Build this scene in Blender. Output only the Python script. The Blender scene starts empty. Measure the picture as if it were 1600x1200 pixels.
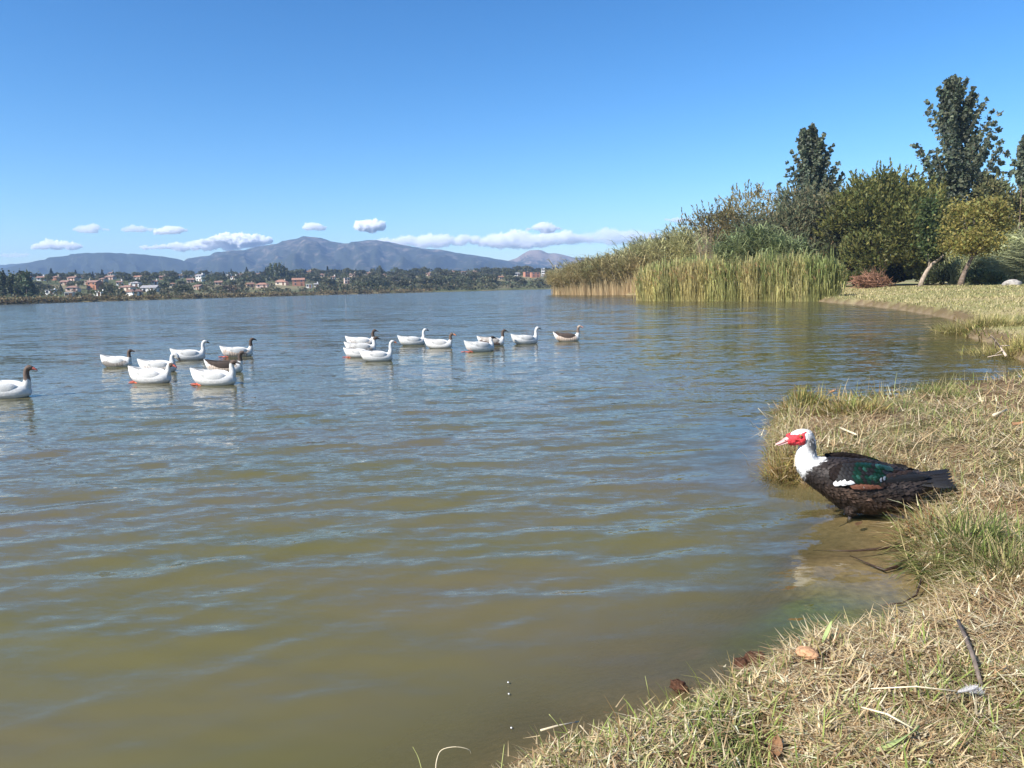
import bpy, math, random
import numpy as np
from mathutils import Vector, Matrix

# ------------------------------------------------------------------ camera, sky, sun, exposure
SC = bpy.context.scene
COL = SC.collection
rng = np.random.default_rng(7)
random.seed(7)

EYE = 1.35                       # eye height above the water
FPX = 1200.0                     # focal length in photo pixels (1600 wide)
PITCH = math.atan((600 - 449) / FPX)
ROLL = math.atan(0.024)
cam_data = bpy.data.cameras.new('camera')
cam = bpy.data.objects.new('camera', cam_data)
COL.objects.link(cam)
RM = Matrix.Rotation(math.pi / 2 - PITCH, 3, 'X') @ Matrix.Rotation(-ROLL, 3, 'Z')
cam.matrix_world = Matrix.Translation((0, 0, EYE)) @ RM.to_4x4()
cam_data.sensor_width = 36
cam_data.lens = 36 * FPX / 1600
cam_data.clip_start = 0.05
cam_data.clip_end = 30000
SC.camera = cam

SUN_EL = math.radians(41)
SUN_AZ = math.radians(56)        # degrees left of straight-behind the camera
TO_SUN = Vector((-math.sin(SUN_AZ) * math.cos(SUN_EL), -math.cos(SUN_AZ) * math.cos(SUN_EL), math.sin(SUN_EL)))

world = bpy.data.worlds.new('World')
SC.world = world
world.use_nodes = True
wn = world.node_tree
wn.nodes.clear()
w_out = wn.nodes.new('ShaderNodeOutputWorld')
w_bg = wn.nodes.new('ShaderNodeBackground')
w_sky = wn.nodes.new('ShaderNodeTexSky')
w_sky.sky_type = 'NISHITA'
w_sky.sun_disc = False
w_sky.sun_elevation = SUN_EL
w_sky.sun_rotation = math.atan2(TO_SUN.x, TO_SUN.y)
w_sky.altitude = 900
w_sky.air_density = 1.0
w_sky.dust_density = 1.4
w_sky.ozone_density = 3.0
w_bg.inputs['Strength'].default_value = 0.079
w_hs = wn.nodes.new('ShaderNodeHueSaturation')
w_hs.inputs['Saturation'].default_value = 1.30
w_hs.inputs['Hue'].default_value = 0.496
wn.links.new(w_sky.outputs['Color'], w_hs.inputs['Color'])
w_gm = wn.nodes.new('ShaderNodeGamma')
w_gm.inputs['Gamma'].default_value = 1.22
wn.links.new(w_hs.outputs['Color'], w_gm.inputs['Color'])
wn.links.new(w_gm.outputs['Color'], w_bg.inputs['Color'])
wn.links.new(w_bg.outputs['Background'], w_out.inputs['Surface'])

sun_data = bpy.data.lights.new('sun', 'SUN')
sun_data.energy = 5.0
sun_data.angle = math.radians(0.53)
sun_data.color = (1.0, 0.95, 0.87)
sun = bpy.data.objects.new('sun', sun_data)
COL.objects.link(sun)
sun.rotation_euler = TO_SUN.to_track_quat('Z', 'Y').to_euler()

SC.view_settings.view_transform = 'Standard'
SC.view_settings.look = 'None'
SC.view_settings.exposure = 0.74
SC.view_settings.gamma = 1.0
SC.view_settings.use_curve_mapping = False
SC.render.engine = 'CYCLES'
SC.cycles.use_denoising = True
SC.cycles.max_bounces = 12
SC.cycles.diffuse_bounces = 2
SC.cycles.glossy_bounces = 3
SC.cycles.transmission_bounces = 4
SC.cycles.transparent_max_bounces = 12
SC.cycles.volume_bounces = 12
SC.cycles.use_adaptive_sampling = True
SC.cycles.adaptive_threshold = 0.012
SC.cycles.sample_clamp_indirect = 6
SC.cycles.caustics_reflective = False
SC.cycles.caustics_refractive = False

# ------------------------------------------------------------------ helpers
def ray(px, py):
    return RM @ Vector(((px - 800) / FPX, (600 - py) / FPX, -1.0))

def at(px, py, z=0.0):
    """point of the horizontal plane z that the photo pixel looks at"""
    d = ray(px, py)
    t = (z - EYE) / d.z
    return Vector((d.x * t, d.y * t, z))

def atd(px, py, dist):
    """point along the pixel's ray at forward distance dist"""
    d = ray(px, py)
    t = dist / d.y
    return Vector((d.x * t, d.y * t, EYE + d.z * t))

RMI = RM.transposed()
RMn = np.array(RMI)
def project(P):
    """world points (N,3) -> photo pixels, depth"""
    q = (np.asarray(P, float).reshape(-1, 3) - np.array([0, 0, EYE])) @ RMn.T
    w = -q[:, 2]
    w = np.where(np.abs(w) < 1e-6, 1e-6, w)
    return 800 + FPX * q[:, 0] / w, 600 - FPX * q[:, 1] / w, w

def vnoise(x, y, seed=0):
    x = np.asarray(x, float); y = np.asarray(y, float)
    xi = np.floor(x).astype(np.int64); yi = np.floor(y).astype(np.int64)
    fx = x - xi; fy = y - yi
    fx = fx * fx * (3 - 2 * fx); fy = fy * fy * (3 - 2 * fy)
    def h(a, b):
        n = (a * 374761393 + b * 668265263 + seed * 1274126177) & 0xffffffff
        n = ((n ^ (n >> 13)) * 1274126177) & 0xffffffff
        return ((n ^ (n >> 16)) & 0xffff) / 65535.0
    return (h(xi, yi) * (1 - fx) + h(xi + 1, yi) * fx) * (1 - fy) + (h(xi, yi + 1) * (1 - fx) + h(xi + 1, yi + 1) * fx) * fy

def fbm(x, y, oct=4, seed=0):
    s = 0; a = 0.5; n = 0
    x = np.asarray(x, float); y = np.asarray(y, float)
    for i in range(oct):
        s = s + a * vnoise(x, y, seed + i * 17); n += a
        a *= 0.5; x = x * 2.03 + 5.1; y = y * 2.03 + 1.7
    return s / n

def sstep(a, b, x):
    t = np.clip((np.asarray(x, float) - a) / (b - a), 0, 1)
    return t * t * (3 - 2 * t)

def tag(o, label=None, cat=None, group=None, kind=None):
    if label: o['label'] = label
    if cat: o['category'] = cat
    if group: o['group'] = group
    if kind: o['kind'] = kind
    return o

def empty(name, loc=(0, 0, 0), rz=0.0, label=None, cat=None, group=None):
    o = bpy.data.objects.new(name, None)
    COL.objects.link(o)
    o.location = loc
    o.rotation_euler = (0, 0, rz)
    o.empty_display_size = 0.1
    return tag(o, label, cat, group)

def link(name, me, parent=None):
    o = bpy.data.objects.new(name, me)
    COL.objects.link(o)
    if parent is not None: o.parent = parent
    return o

def mesh_np(name, V, F, mat=None, col=None, smooth=False, extra=None):
    """V (N,3); F (M,k) equal-sized faces; col (N,3) plumage / leaf / soil colour"""
    V = np.ascontiguousarray(V, dtype=np.float32); F = np.ascontiguousarray(F, dtype=np.int32)
    me = bpy.data.meshes.new(name)
    me.vertices.add(len(V)); me.vertices.foreach_set('co', V.ravel())
    m, k = F.shape
    me.loops.add(m * k); me.loops.foreach_set('vertex_index', F.ravel())
    me.polygons.add(m)
    me.polygons.foreach_set('loop_start', np.arange(0, m * k, k, dtype=np.int32))
    me.update(calc_edges=True)
    if smooth: me.polygons.foreach_set('use_smooth', np.ones(m, dtype=bool))
    if col is not None:
        a = me.color_attributes.new('col', 'FLOAT_COLOR', 'POINT')
        c = np.ones((len(V), 4), dtype=np.float32); c[:, :3] = col
        a.data.foreach_set('color', c.ravel())
    if extra:
        for kx, arr in extra.items():
            a = me.attributes.new(kx, 'FLOAT', 'POINT')
            a.data.foreach_set('value', np.ascontiguousarray(arr, dtype=np.float32))
    if mat: me.materials.append(mat)
    return me

def mesh_py(name, V, F, mat=None, smooth=False):
    me = bpy.data.meshes.new(name)
    me.from_pydata([tuple(v) for v in V], [], [tuple(f) for f in F])
    me.update()
    if smooth: me.polygons.foreach_set('use_smooth', np.ones(len(F), dtype=bool))
    if mat: me.materials.append(mat)
    return me

# ---- materials
def new_mat(name):
    m = bpy.data.materials.new(name)
    m.use_nodes = True
    m.node_tree.nodes.clear()
    return m, m.node_tree.nodes, m.node_tree.links

def N(nodes, kind, **kw):
    n = nodes.new(kind)
    for k, v in kw.items():
        if hasattr(n, k) and k not in ('inputs',): setattr(n, k, v)
    return n

def mat_plain(name, color, rough=0.7, spec=0.3, noise=0.25, scale=8.0, bump=0.0, metal=0.0):
    m, n, l = new_mat(name)
    o = n.new('ShaderNodeOutputMaterial'); b = n.new('ShaderNodeBsdfPrincipled')
    tc = n.new('ShaderNodeTexCoord'); t = n.new('ShaderNodeTexNoise')
    t.inputs['Scale'].default_value = scale; t.inputs['Detail'].default_value = 5
    l.new(tc.outputs['Object'], t.inputs['Vector'])
    mr = n.new('ShaderNodeMapRange')
    mr.inputs['From Min'].default_value = 0.3; mr.inputs['From Max'].default_value = 0.7
    mr.inputs['To Min'].default_value = 1 - noise; mr.inputs['To Max'].default_value = 1 + noise
    l.new(t.outputs['Fac'], mr.inputs['Value'])
    mx = n.new('ShaderNodeVectorMath'); mx.operation = 'SCALE'
    mx.inputs[0].default_value = color[:3]
    l.new(mr.outputs['Result'], mx.inputs['Scale'])
    l.new(mx.outputs['Vector'], b.inputs['Base Color'])
    b.inputs['Roughness'].default_value = rough
    b.inputs['Specular IOR Level'].default_value = spec
    b.inputs['Metallic'].default_value = metal
    if bump:
        bp = n.new('ShaderNodeBump'); bp.inputs['Strength'].default_value = bump; bp.inputs['Distance'].default_value = 0.02
        l.new(t.outputs['Fac'], bp.inputs['Height']); l.new(bp.outputs['Normal'], b.inputs['Normal'])
    l.new(b.outputs['BSDF'], o.inputs['Surface'])
    return m

def mat_leaf(name, translucent=0.3, rough=0.5, spec=0.25, tint=None, vary=0.0):
    """leaf / blade colour from the 'col' attribute; light partly passes through"""
    m, n, l = new_mat(name)
    o = n.new('ShaderNodeOutputMaterial'); a = n.new('ShaderNodeAttribute'); a.attribute_name = 'col'
    c = a.outputs['Color']
    if vary:
        oi = n.new('ShaderNodeObjectInfo'); hs = n.new('ShaderNodeHueSaturation')
        m1 = n.new('ShaderNodeMapRange'); m1.inputs['To Min'].default_value = 0.5 - 0.03 * vary; m1.inputs['To Max'].default_value = 0.5 + 0.025 * vary
        m2 = n.new('ShaderNodeMapRange'); m2.inputs['To Min'].default_value = 1 - 0.4 * vary; m2.inputs['To Max'].default_value = 1 + 0.45 * vary
        ml = n.new('ShaderNodeMath'); ml.operation = 'MULTIPLY'; ml.inputs[1].default_value = 7.31
        fr = n.new('ShaderNodeMath'); fr.operation = 'FRACT'
        l.new(oi.outputs['Random'], m1.inputs['Value']); l.new(oi.outputs['Random'], ml.inputs[0]); l.new(ml.outputs[0], fr.inputs[0]); l.new(fr.outputs[0], m2.inputs['Value'])
        l.new(m1.outputs[0], hs.inputs['Hue']); l.new(m2.outputs[0], hs.inputs['Value']); l.new(c, hs.inputs['Color'])
        c = hs.outputs['Color']
    b = n.new('ShaderNodeBsdfPrincipled'); b.inputs['Roughness'].default_value = rough; b.inputs['Specular IOR Level'].default_value = spec
    l.new(c, b.inputs['Base Color'])
    if translucent:
        t = n.new('ShaderNodeBsdfTranslucent'); l.new(c, t.inputs['Color'])
        mx = n.new('ShaderNodeMixShader'); mx.inputs['Fac'].default_value = translucent
        l.new(b.outputs[0], mx.inputs[1]); l.new(t.outputs[0], mx.inputs[2]); l.new(mx.outputs[0], o.inputs['Surface'])
    else:
        l.new(b.outputs[0], o.inputs['Surface'])
    return m

def mat_attr(name, rough=0.8, spec=0.2, noise=0.3, scale=30.0, bump=0.3, dist=0.02, metal=0.0, sheen=0.0):
    """colour from the 'col' attribute broken up by fine noise, with bump"""
    m, n, l = new_mat(name)
    o = n.new('ShaderNodeOutputMaterial'); b = n.new('ShaderNodeBsdfPrincipled')
    a = n.new('ShaderNodeAttribute'); a.attribute_name = 'col'
    tc = n.new('ShaderNodeTexCoord'); t = n.new('ShaderNodeTexNoise')
    t.inputs['Scale'].default_value = scale; t.inputs['Detail'].default_value = 6; t.inputs['Roughness'].default_value = 0.65
    l.new(tc.outputs['Object'], t.inputs['Vector'])
    mr = n.new('ShaderNodeMapRange')
    mr.inputs['From Min'].default_value = 0.3; mr.inputs['From Max'].default_value = 0.7
    mr.inputs['To Min'].default_value = 1 - noise; mr.inputs['To Max'].default_value = 1 + noise
    l.new(t.outputs['Fac'], mr.inputs['Value'])
    mx = n.new('ShaderNodeVectorMath'); mx.operation = 'SCALE'
    l.new(a.outputs['Color'], mx.inputs[0]); l.new(mr.outputs['Result'], mx.inputs['Scale'])
    l.new(mx.outputs['Vector'], b.inputs['Base Color'])
    b.inputs['Roughness'].default_value = rough; b.inputs['Specular IOR Level'].default_value = spec; b.inputs['Metallic'].default_value = metal
    if sheen: b.inputs['Sheen Weight'].default_value = sheen
    if bump:
        bp = n.new('ShaderNodeBump'); bp.inputs['Strength'].default_value = bump; bp.inputs['Distance'].default_value = dist
        l.new(t.outputs['Fac'], bp.inputs['Height']); l.new(bp.outputs['Normal'], b.inputs['Normal'])
    l.new(b.outputs['BSDF'], o.inputs['Surface'])
    return m

# ---- lofts, tubes, blobs
def catmull(C, n_per):
    C = np.asarray(C, float)
    P = np.vstack([2 * C[0] - C[1], C, 2 * C[-1] - C[-2]])
    out = []
    for i in range(1, len(P) - 2):
        p0, p1, p2, p3 = P[i - 1], P[i], P[i + 1], P[i + 2]
        for t in np.linspace(0, 1, n_per, endpoint=False):
            out.append(0.5 * ((2 * p1) + (-p0 + p2) * t + (2 * p0 - 5 * p1 + 4 * p2 - p3) * t * t + (-p0 + 3 * p1 - 3 * p2 + p3) * t ** 3))
    out.append(P[-2])
    return np.array(out)

def loft(ctrl, n_per=5, seg=16, lateral=None):
    """ctrl rows (x,y,z,halfwidth,halfheight) -> closed loft V,F(list)"""
    C = catmull(ctrl, n_per)
    C[:, 3:] = np.maximum(C[:, 3:], 0.0015)
    T = np.gradient(C[:, :3], axis=0)
    T /= np.linalg.norm(T, axis=1, keepdims=True) + 1e-12
    V = []; F = []
    n = len(C)
    ang = np.linspace(0, 2 * math.pi, seg, endpoint=False)
    for i in range(n):
        lat = np.array(lateral if lateral is not None else (0, 1, 0), float)
        s = lat - T[i] * np.dot(lat, T[i]); s /= np.linalg.norm(s) + 1e-12
        u = np.cross(T[i], s)
        for a in ang:
            V.append(C[i, :3] + s * C[i, 3] * math.cos(a) + u * C[i, 4] * math.sin(a))
    for i in range(n - 1):
        for j in range(seg):
            k = (j + 1) % seg
            F.append((i * seg + j, i * seg + k, (i + 1) * seg + k, (i + 1) * seg + j))
    F.append(tuple(range(seg - 1, -1, -1)))
    F.append(tuple((n - 1) * seg + j for j in range(seg)))
    return V, F

def tube(pts, radii, seg=6):
    """tapered tube along points, any direction"""
    P = np.asarray(pts, float); n = len(P)
    T = np.gradient(P, axis=0); T /= np.linalg.norm(T, axis=1, keepdims=True) + 1e-12
    V = []; F = []
    ref = np.array([0.31, 0.17, 0.93]) if abs(T[0][2]) < 0.8 else np.array([1.0, 0.1, 0.0])
    for i in range(n):
        s = np.cross(T[i], ref); s /= np.linalg.norm(s) + 1e-12
        u = np.cross(T[i], s)
        for j in range(seg):
            a = 2 * math.pi * j / seg
            V.append(P[i] + radii[i] * (s * math.cos(a) + u * math.sin(a)))
    for i in range(n - 1):
        for j in range(seg):
            k = (j + 1) % seg
            F.append((i * seg + j, i * seg + k, (i + 1) * seg + k, (i + 1) * seg + j))
    F.append(tuple(range(seg - 1, -1, -1))); F.append(tuple((n - 1) * seg + j for j in range(seg)))
    return V, F

def join(parts):
    V = []; F = []
    for v, f in parts:
        o = len(V); V += list(v); F += [tuple(i + o for i in q) for q in f]
    return V, F

def ico(center, r, sub=2, squash=(1, 1, 1)):
    import bmesh
    bm = bmesh.new(); bmesh.ops.create_icosphere(bm, subdivisions=sub, radius=1.0)
    V = [Vector((v.co.x * squash[0] * r + center[0], v.co.y * squash[1] * r + center[1], v.co.z * squash[2] * r + center[2])) for v in bm.verts]
    F = [tuple(v.index for v in f.verts) for f in bm.faces]
    bm.free()
    return V, F

def fuse(V, F, voxel, smooth=6, fac=0.5):
    """one continuous skin from overlapping closed shapes"""
    me = bpy.data.meshes.new('fuse_tmp')
    me.from_pydata([tuple(v) for v in V], [], F); me.update()
    o = bpy.data.objects.new('fuse_tmp', me); COL.objects.link(o)
    r = o.modifiers.new('r', 'REMESH'); r.mode = 'VOXEL'; r.voxel_size = voxel
    s = o.modifiers.new('s', 'SMOOTH'); s.iterations = smooth; s.factor = fac
    dg = bpy.context.evaluated_depsgraph_get()
    out = bpy.data.meshes.new_from_object(o.evaluated_get(dg))
    bpy.data.objects.remove(o); bpy.data.meshes.remove(me)
    out.polygons.foreach_set('use_smooth', np.ones(len(out.polygons), dtype=bool))
    return out

def set_col(me, col):
    a = me.color_attributes.new('col', 'FLOAT_COLOR', 'POINT')
    c = np.ones((len(me.vertices), 4), dtype=np.float32); c[:, :3] = col
    a.data.foreach_set('color', c.ravel())

def coords(me):
    a = np.empty(len(me.vertices) * 3, dtype=np.float32); me.vertices.foreach_get('co', a)
    return a.reshape(-1, 3).astype(float)

def normals(me):
    a = np.empty(len(me.vertices) * 3, dtype=np.float32); me.vertices.foreach_get('normal', a)
    return a.reshape(-1, 3).astype(float)
# ------------------------------------------------------------------ lake outline and terrain
def w2(p): return (p.x, p.y)
shore = []
# near bank: the brim of the turf (seen from above), then the sandy pocket, the sedge corner, the bank behind the duck
for px, py, z in [(330, 1760, .1), (500, 1500, .1), (660, 1310, .1), (790, 1205, .1), (870, 1152, .1), (960, 1114, .1), (1060, 1076, .1),
                  (1130, 1046, .09), (1200, 1022, .08), (1290, 1002, .07), (1380, 985, .06), (1450, 966, .05), (1485, 945, .03),
                  (1462, 925, 0), (1432, 890, 0), (1410, 855, 0), (1418, 832, 0), (1440, 818, 0), (1462, 805, 0), (1448, 788, 0),
                  (1400, 774, 0), (1330, 764, 0), (1260, 755, 0), (1212, 745, 0), (1200, 722, 0), (1207, 690, 0), (1213, 662, 0),
                  (1238, 652, 0), (1300, 648, 0), (1390, 640, 0), (1450, 628, 0), (1520, 612, 0), (1590, 600, 0), (1640, 590, 0),
                  (1625, 572, 0), (1590, 560, 0), (1572, 546, 0), (1545, 535, 0), (1512, 526, 0), (1506, 515, 0), (1508, 507, 0), (1486, 498, 0),
                  (1440, 489, 0), (1400, 483, 0), (1350, 477, 0), (1300, 473, 0), (1270, 470, 0)]:
    shore.append(w2(at(px, py, z)))
shore += [(21, 64), (19, 72), (17, 84), (15.5, 100), (13.5, 116), (13, 128), (16, 170), (22, 260), (28, 330), (17.5, 392)]
for px, d in [(800, 385), (700, 372), (600, 352), (500, 328), (400, 302), (300, 278), (200, 252), (100, 228), (0, 206), (-120, 184), (-300, 160), (-700, 130)]:
    shore.append(((px - 800) / 1200 * d, d))
shore += [(-230, 60), (-230, -160), (-60, -120), (-14, -20), (-4.0, -3.0), (-1.6, 0.1)]
SH = np.array(shore)

def signed(x, y):
    """distance to the lake edge, + on land"""
    x = np.asarray(x, float).ravel(); y = np.asarray(y, float).ravel()
    best = np.full(x.shape, 1e18); inside = np.zeros(x.shape, bool)
    A = SH; B = np.roll(SH, -1, axis=0)
    for (ax, ay), (bx, by) in zip(A, B):
        dx, dy = bx - ax, by - ay
        t = np.clip(((x - ax) * dx + (y - ay) * dy) / (dx * dx + dy * dy + 1e-12), 0, 1)
        d = (x - ax - t * dx) ** 2 + (y - ay - t * dy) ** 2
        best = np.minimum(best, d)
        c = ((ay > y) != (by > y)) & (x < (bx - ax) * (y - ay) / (by - ay + 1e-15) + ax)
        inside ^= c
    d = np.sqrt(best)
    return np.where(inside, -d, d)

POCKET = at(1350, 920, 0)
TUFT = at(1330, 655, 0.15)
DUCK = at(1325, 806, 0)

def terrain(x, y, want_sd=False):
    x = np.asarray(x, float).ravel(); y = np.asarray(y, float).ravel()
    sd = signed(x, y)
    r = np.hypot(x, y)
    near = 1 - sstep(14, 40, r)
    far = sstep(130, 210, y)
    wob = (fbm(x * 3.1, y * 3.1, 3, 3) - 0.5) * 0.16 * near + (fbm(x * 0.9, y * 0.9, 2, 9) - 0.5) * 0.5 * (1 - near) * (1 - far)
    s = sd + wob
    pk = np.exp(-(((x - POCKET.x) / 0.55) ** 2 + ((y - POCKET.y) / 0.62) ** 2))
    dk = np.exp(-(((x - DUCK.x - .1) / 0.5) ** 2 + ((y - DUCK.y) / 0.30) ** 2))
    tf = np.exp(-(((x - TUFT.x) / 0.8) ** 2 + ((y - TUFT.y) / 1.5) ** 2))
    bankh = 0.13 + 0.07 * tf - 0.03 * dk + 0.12 * (1 - near)
    land = bankh * sstep(-0.02, 0.16 + 0.25 * (1 - near), s) + 0.022 * np.clip(s, 0, 14)
    land = land + near * ((fbm(x * 2.2, y * 2.2, 4, 21) - 0.5) * 0.09 + (fbm(x * 14, y * 14, 3, 31) - 0.5) * 0.055) * sstep(0.02, 0.4, s)
    land = land + (1 - near) * (fbm(x * 0.25, y * 0.25, 3, 41) - 0.5) * 0.25 * sstep(0.3, 4, s)
    hill = 0.5 * sstep(0, 3, s) + 13.5 * sstep(0, 330, s) + 2.5 * (fbm(x * 0.012, y * 0.012, 3, 55) - 0.5) * sstep(5, 120, s) + 1.2 * (fbm(x * 0.05, y * 0.05, 2, 57) - 0.5) * sstep(3, 30, s)
    land = land * (1 - far) + hill * far
    deep = -np.minimum(1.6, 0.34 * np.maximum(-s, 0) ** 0.9)
    shelf = -np.minimum(1.6, 0.030 * np.maximum(-s, 0) + 0.55 * np.maximum(-s - 0.50, 0) ** 1.2)
    shal = np.clip(pk * 1.5 + dk * 1.0, 0, 1)
    bed = deep * (1 - shal) + shelf * shal
    bed = bed + near * (fbm(x * 5, y * 5, 3, 61) - 0.5) * 0.02 - 0.006
    z = np.where(s > 0, land, bed)
    if want_sd: return z, s
    return z

def polar(radii, angles):
    R, A = np.meshgrid(radii, angles, indexing='ij')
    X = (R * np.sin(A)).ravel(); Y = (R * np.cos(A)).ravel()
    nr, na = len(radii), len(angles)
    i = np.arange(nr - 1)[:, None] * na + np.arange(na - 1)[None, :]
    F = np.stack([i, i + 1, i + na + 1, i + na], axis=-1).reshape(-1, 4)
    return X, Y, F

def geo(r0, r1, q):
    n = int(math.log(r1 / r0) / math.log(q)) + 1
    return r0 * (r1 / r0) ** np.linspace(0, 1, n)

fine = np.radians(np.concatenate([np.arange(-44, -4, .5), np.arange(-4, 44, .25), np.arange(44, 66.01, .5)]))
back = np.radians(np.linspace(66, 316, 40))[1:]
ANG = np.concatenate([fine, back])
RAD = np.concatenate([geo(0.25, 14, 1.016), geo(14, 1500, 1.04)[1:], geo(1500, 3900, 1.12)[1:]])
GX, GY, GF = polar(RAD, ANG)
GZ, GS = terrain(GX, GY, True)
r_ = np.hypot(GX, GY)

# soil, straw mat, sand, silt and algae by place
def soil_colour(x, y, z, s):
    r = np.hypot(x, y)
    n1 = fbm(x * 1.1, y * 1.1, 3, 71); n2 = fbm(x * 7, y * 7, 3, 73)
    dry = np.array([.21, .14, .075]); brown = np.array([.065, .040, .023]); green = np.array([.13, .14, .05])
    c = dry + (brown - dry) * sstep(.42, .68, n2)[:, None] * .8
    g = sstep(.5, .68, n1) * .6
    c = c * (1 - g[:, None]) + green * g[:, None]
    lawn = np.array([.36, .29, .145]) + (np.array([.25, .24, .095]) - np.array([.36, .29, .145])) * sstep(.35, .65, fbm(x * .22, y * .22, 4, 75))[:, None]
    lf = sstep(9, 16, r)[:, None]
    c = c * (1 - lf) + lawn * lf
    fr = sstep(120, 180, y)[:, None]
    farc = np.array([.20, .17, .09]) + (np.array([.09, .10, .04]) - np.array([.20, .17, .09])) * sstep(.35, .6, fbm(x * .02, y * .02, 3, 77))[:, None]
    c = c * (1 - fr) + farc * fr
    edge = (1 - sstep(0.04 + .30 * lf[:, 0], 0.26 + .35 * lf[:, 0], s + .3 * lf[:, 0] * (fbm(x * .8, y * .8, 2, 78) - .5)))[:, None] * (1 - fr)
    mud = np.array([.115, .072, .038])
    c = c * (1 - edge * .8) + mud * edge * .8
    sand = np.array([.25, .19, .115]) * (0.85 + .3 * n2)[:, None]
    wet = (1 - sstep(-0.005, 0.02, z))[:, None]
    al = np.exp(-(((x - ALG.x) / .55) ** 2 + ((y - ALG.y) / .32) ** 2)) * sstep(.2, .45, fbm(x * 4, y * 4, 3, 79))
    sand = sand * (1 - al[:, None]) + np.array([.075, .125, .012]) * al[:, None]
    c = c * (1 - wet) + sand * wet
    return c
ALG = at(1190, 955, 0)
GC = soil_colour(GX, GY, GZ, GS)
M_soil = mat_attr('soil', rough=0.95, spec=0.1, noise=0.35, scale=22, bump=0.5, dist=0.015)
ground = link('ground', mesh_np('ground', np.c_[GX, GY, GZ], GF, M_soil, GC, smooth=True))
tag(ground, 'dry grassy lake shore and sandy lake bed', kind='structure')

# ------------------------------------------------------------------ water
WR = np.concatenate([geo(0.9, 40, 1.0105), geo(40, 480, 1.03)[1:]])
WA = np.radians(np.concatenate([np.arange(-75, -44, 2.0), np.arange(-44, 44.001, 0.30), np.arange(46, 60, 2.0)]))
WX, WY, WF = polar(WR, WA)
wz, ws = terrain(WX, WY, True)
wr = np.hypot(WX, WY)
H = np.zeros_like(WX)
wrng = np.random.default_rng(11)
main = math.radians(90 + 11)
calm = 0.35 + 0.65 * sstep(1.6, 6.5, wr)
shelter = sstep(0.0, 1.2, -ws)
group = 0.55 + 0.9 * fbm(WX * .32 + WY * .1, WY * .55, 3, 91)
for i in range(130):
    lam = 0.075 * (13.0 ** wrng.random() ** 1.25)
    th = main + wrng.normal(0, 0.33)
    k = 2 * math.pi / lam
    kx, ky = k * math.cos(th), k * math.sin(th)
    amp = 0.00108 * lam ** 0.42 * wrng.uniform(.5, 1.3)
    spacing = wr * 0.0105
    fade = 1 - sstep(lam / 7, lam / 3.2, spacing)
    ph = kx * WX + ky * WY + wrng.uniform(0, 6.28) + 0.5 * np.sin(0.6 * WX + i) 
    c = np.cos(ph)
    H += amp * fade * (c + 0.28 * np.cos(2 * ph)) * 1.6
H *= calm * group * (0.25 + 0.75 * shelter) * (1 - 0.5 * np.exp(-(((WX - POCKET.x) / .5) ** 2 + ((WY - POCKET.y) / .5) ** 2)))
keep = (ws[WF] < 0.8).any(axis=1)
depth = np.clip(-wz, -0.2, 3)
rip = calm * group * (0.3 + 0.7 * shelter)
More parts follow.
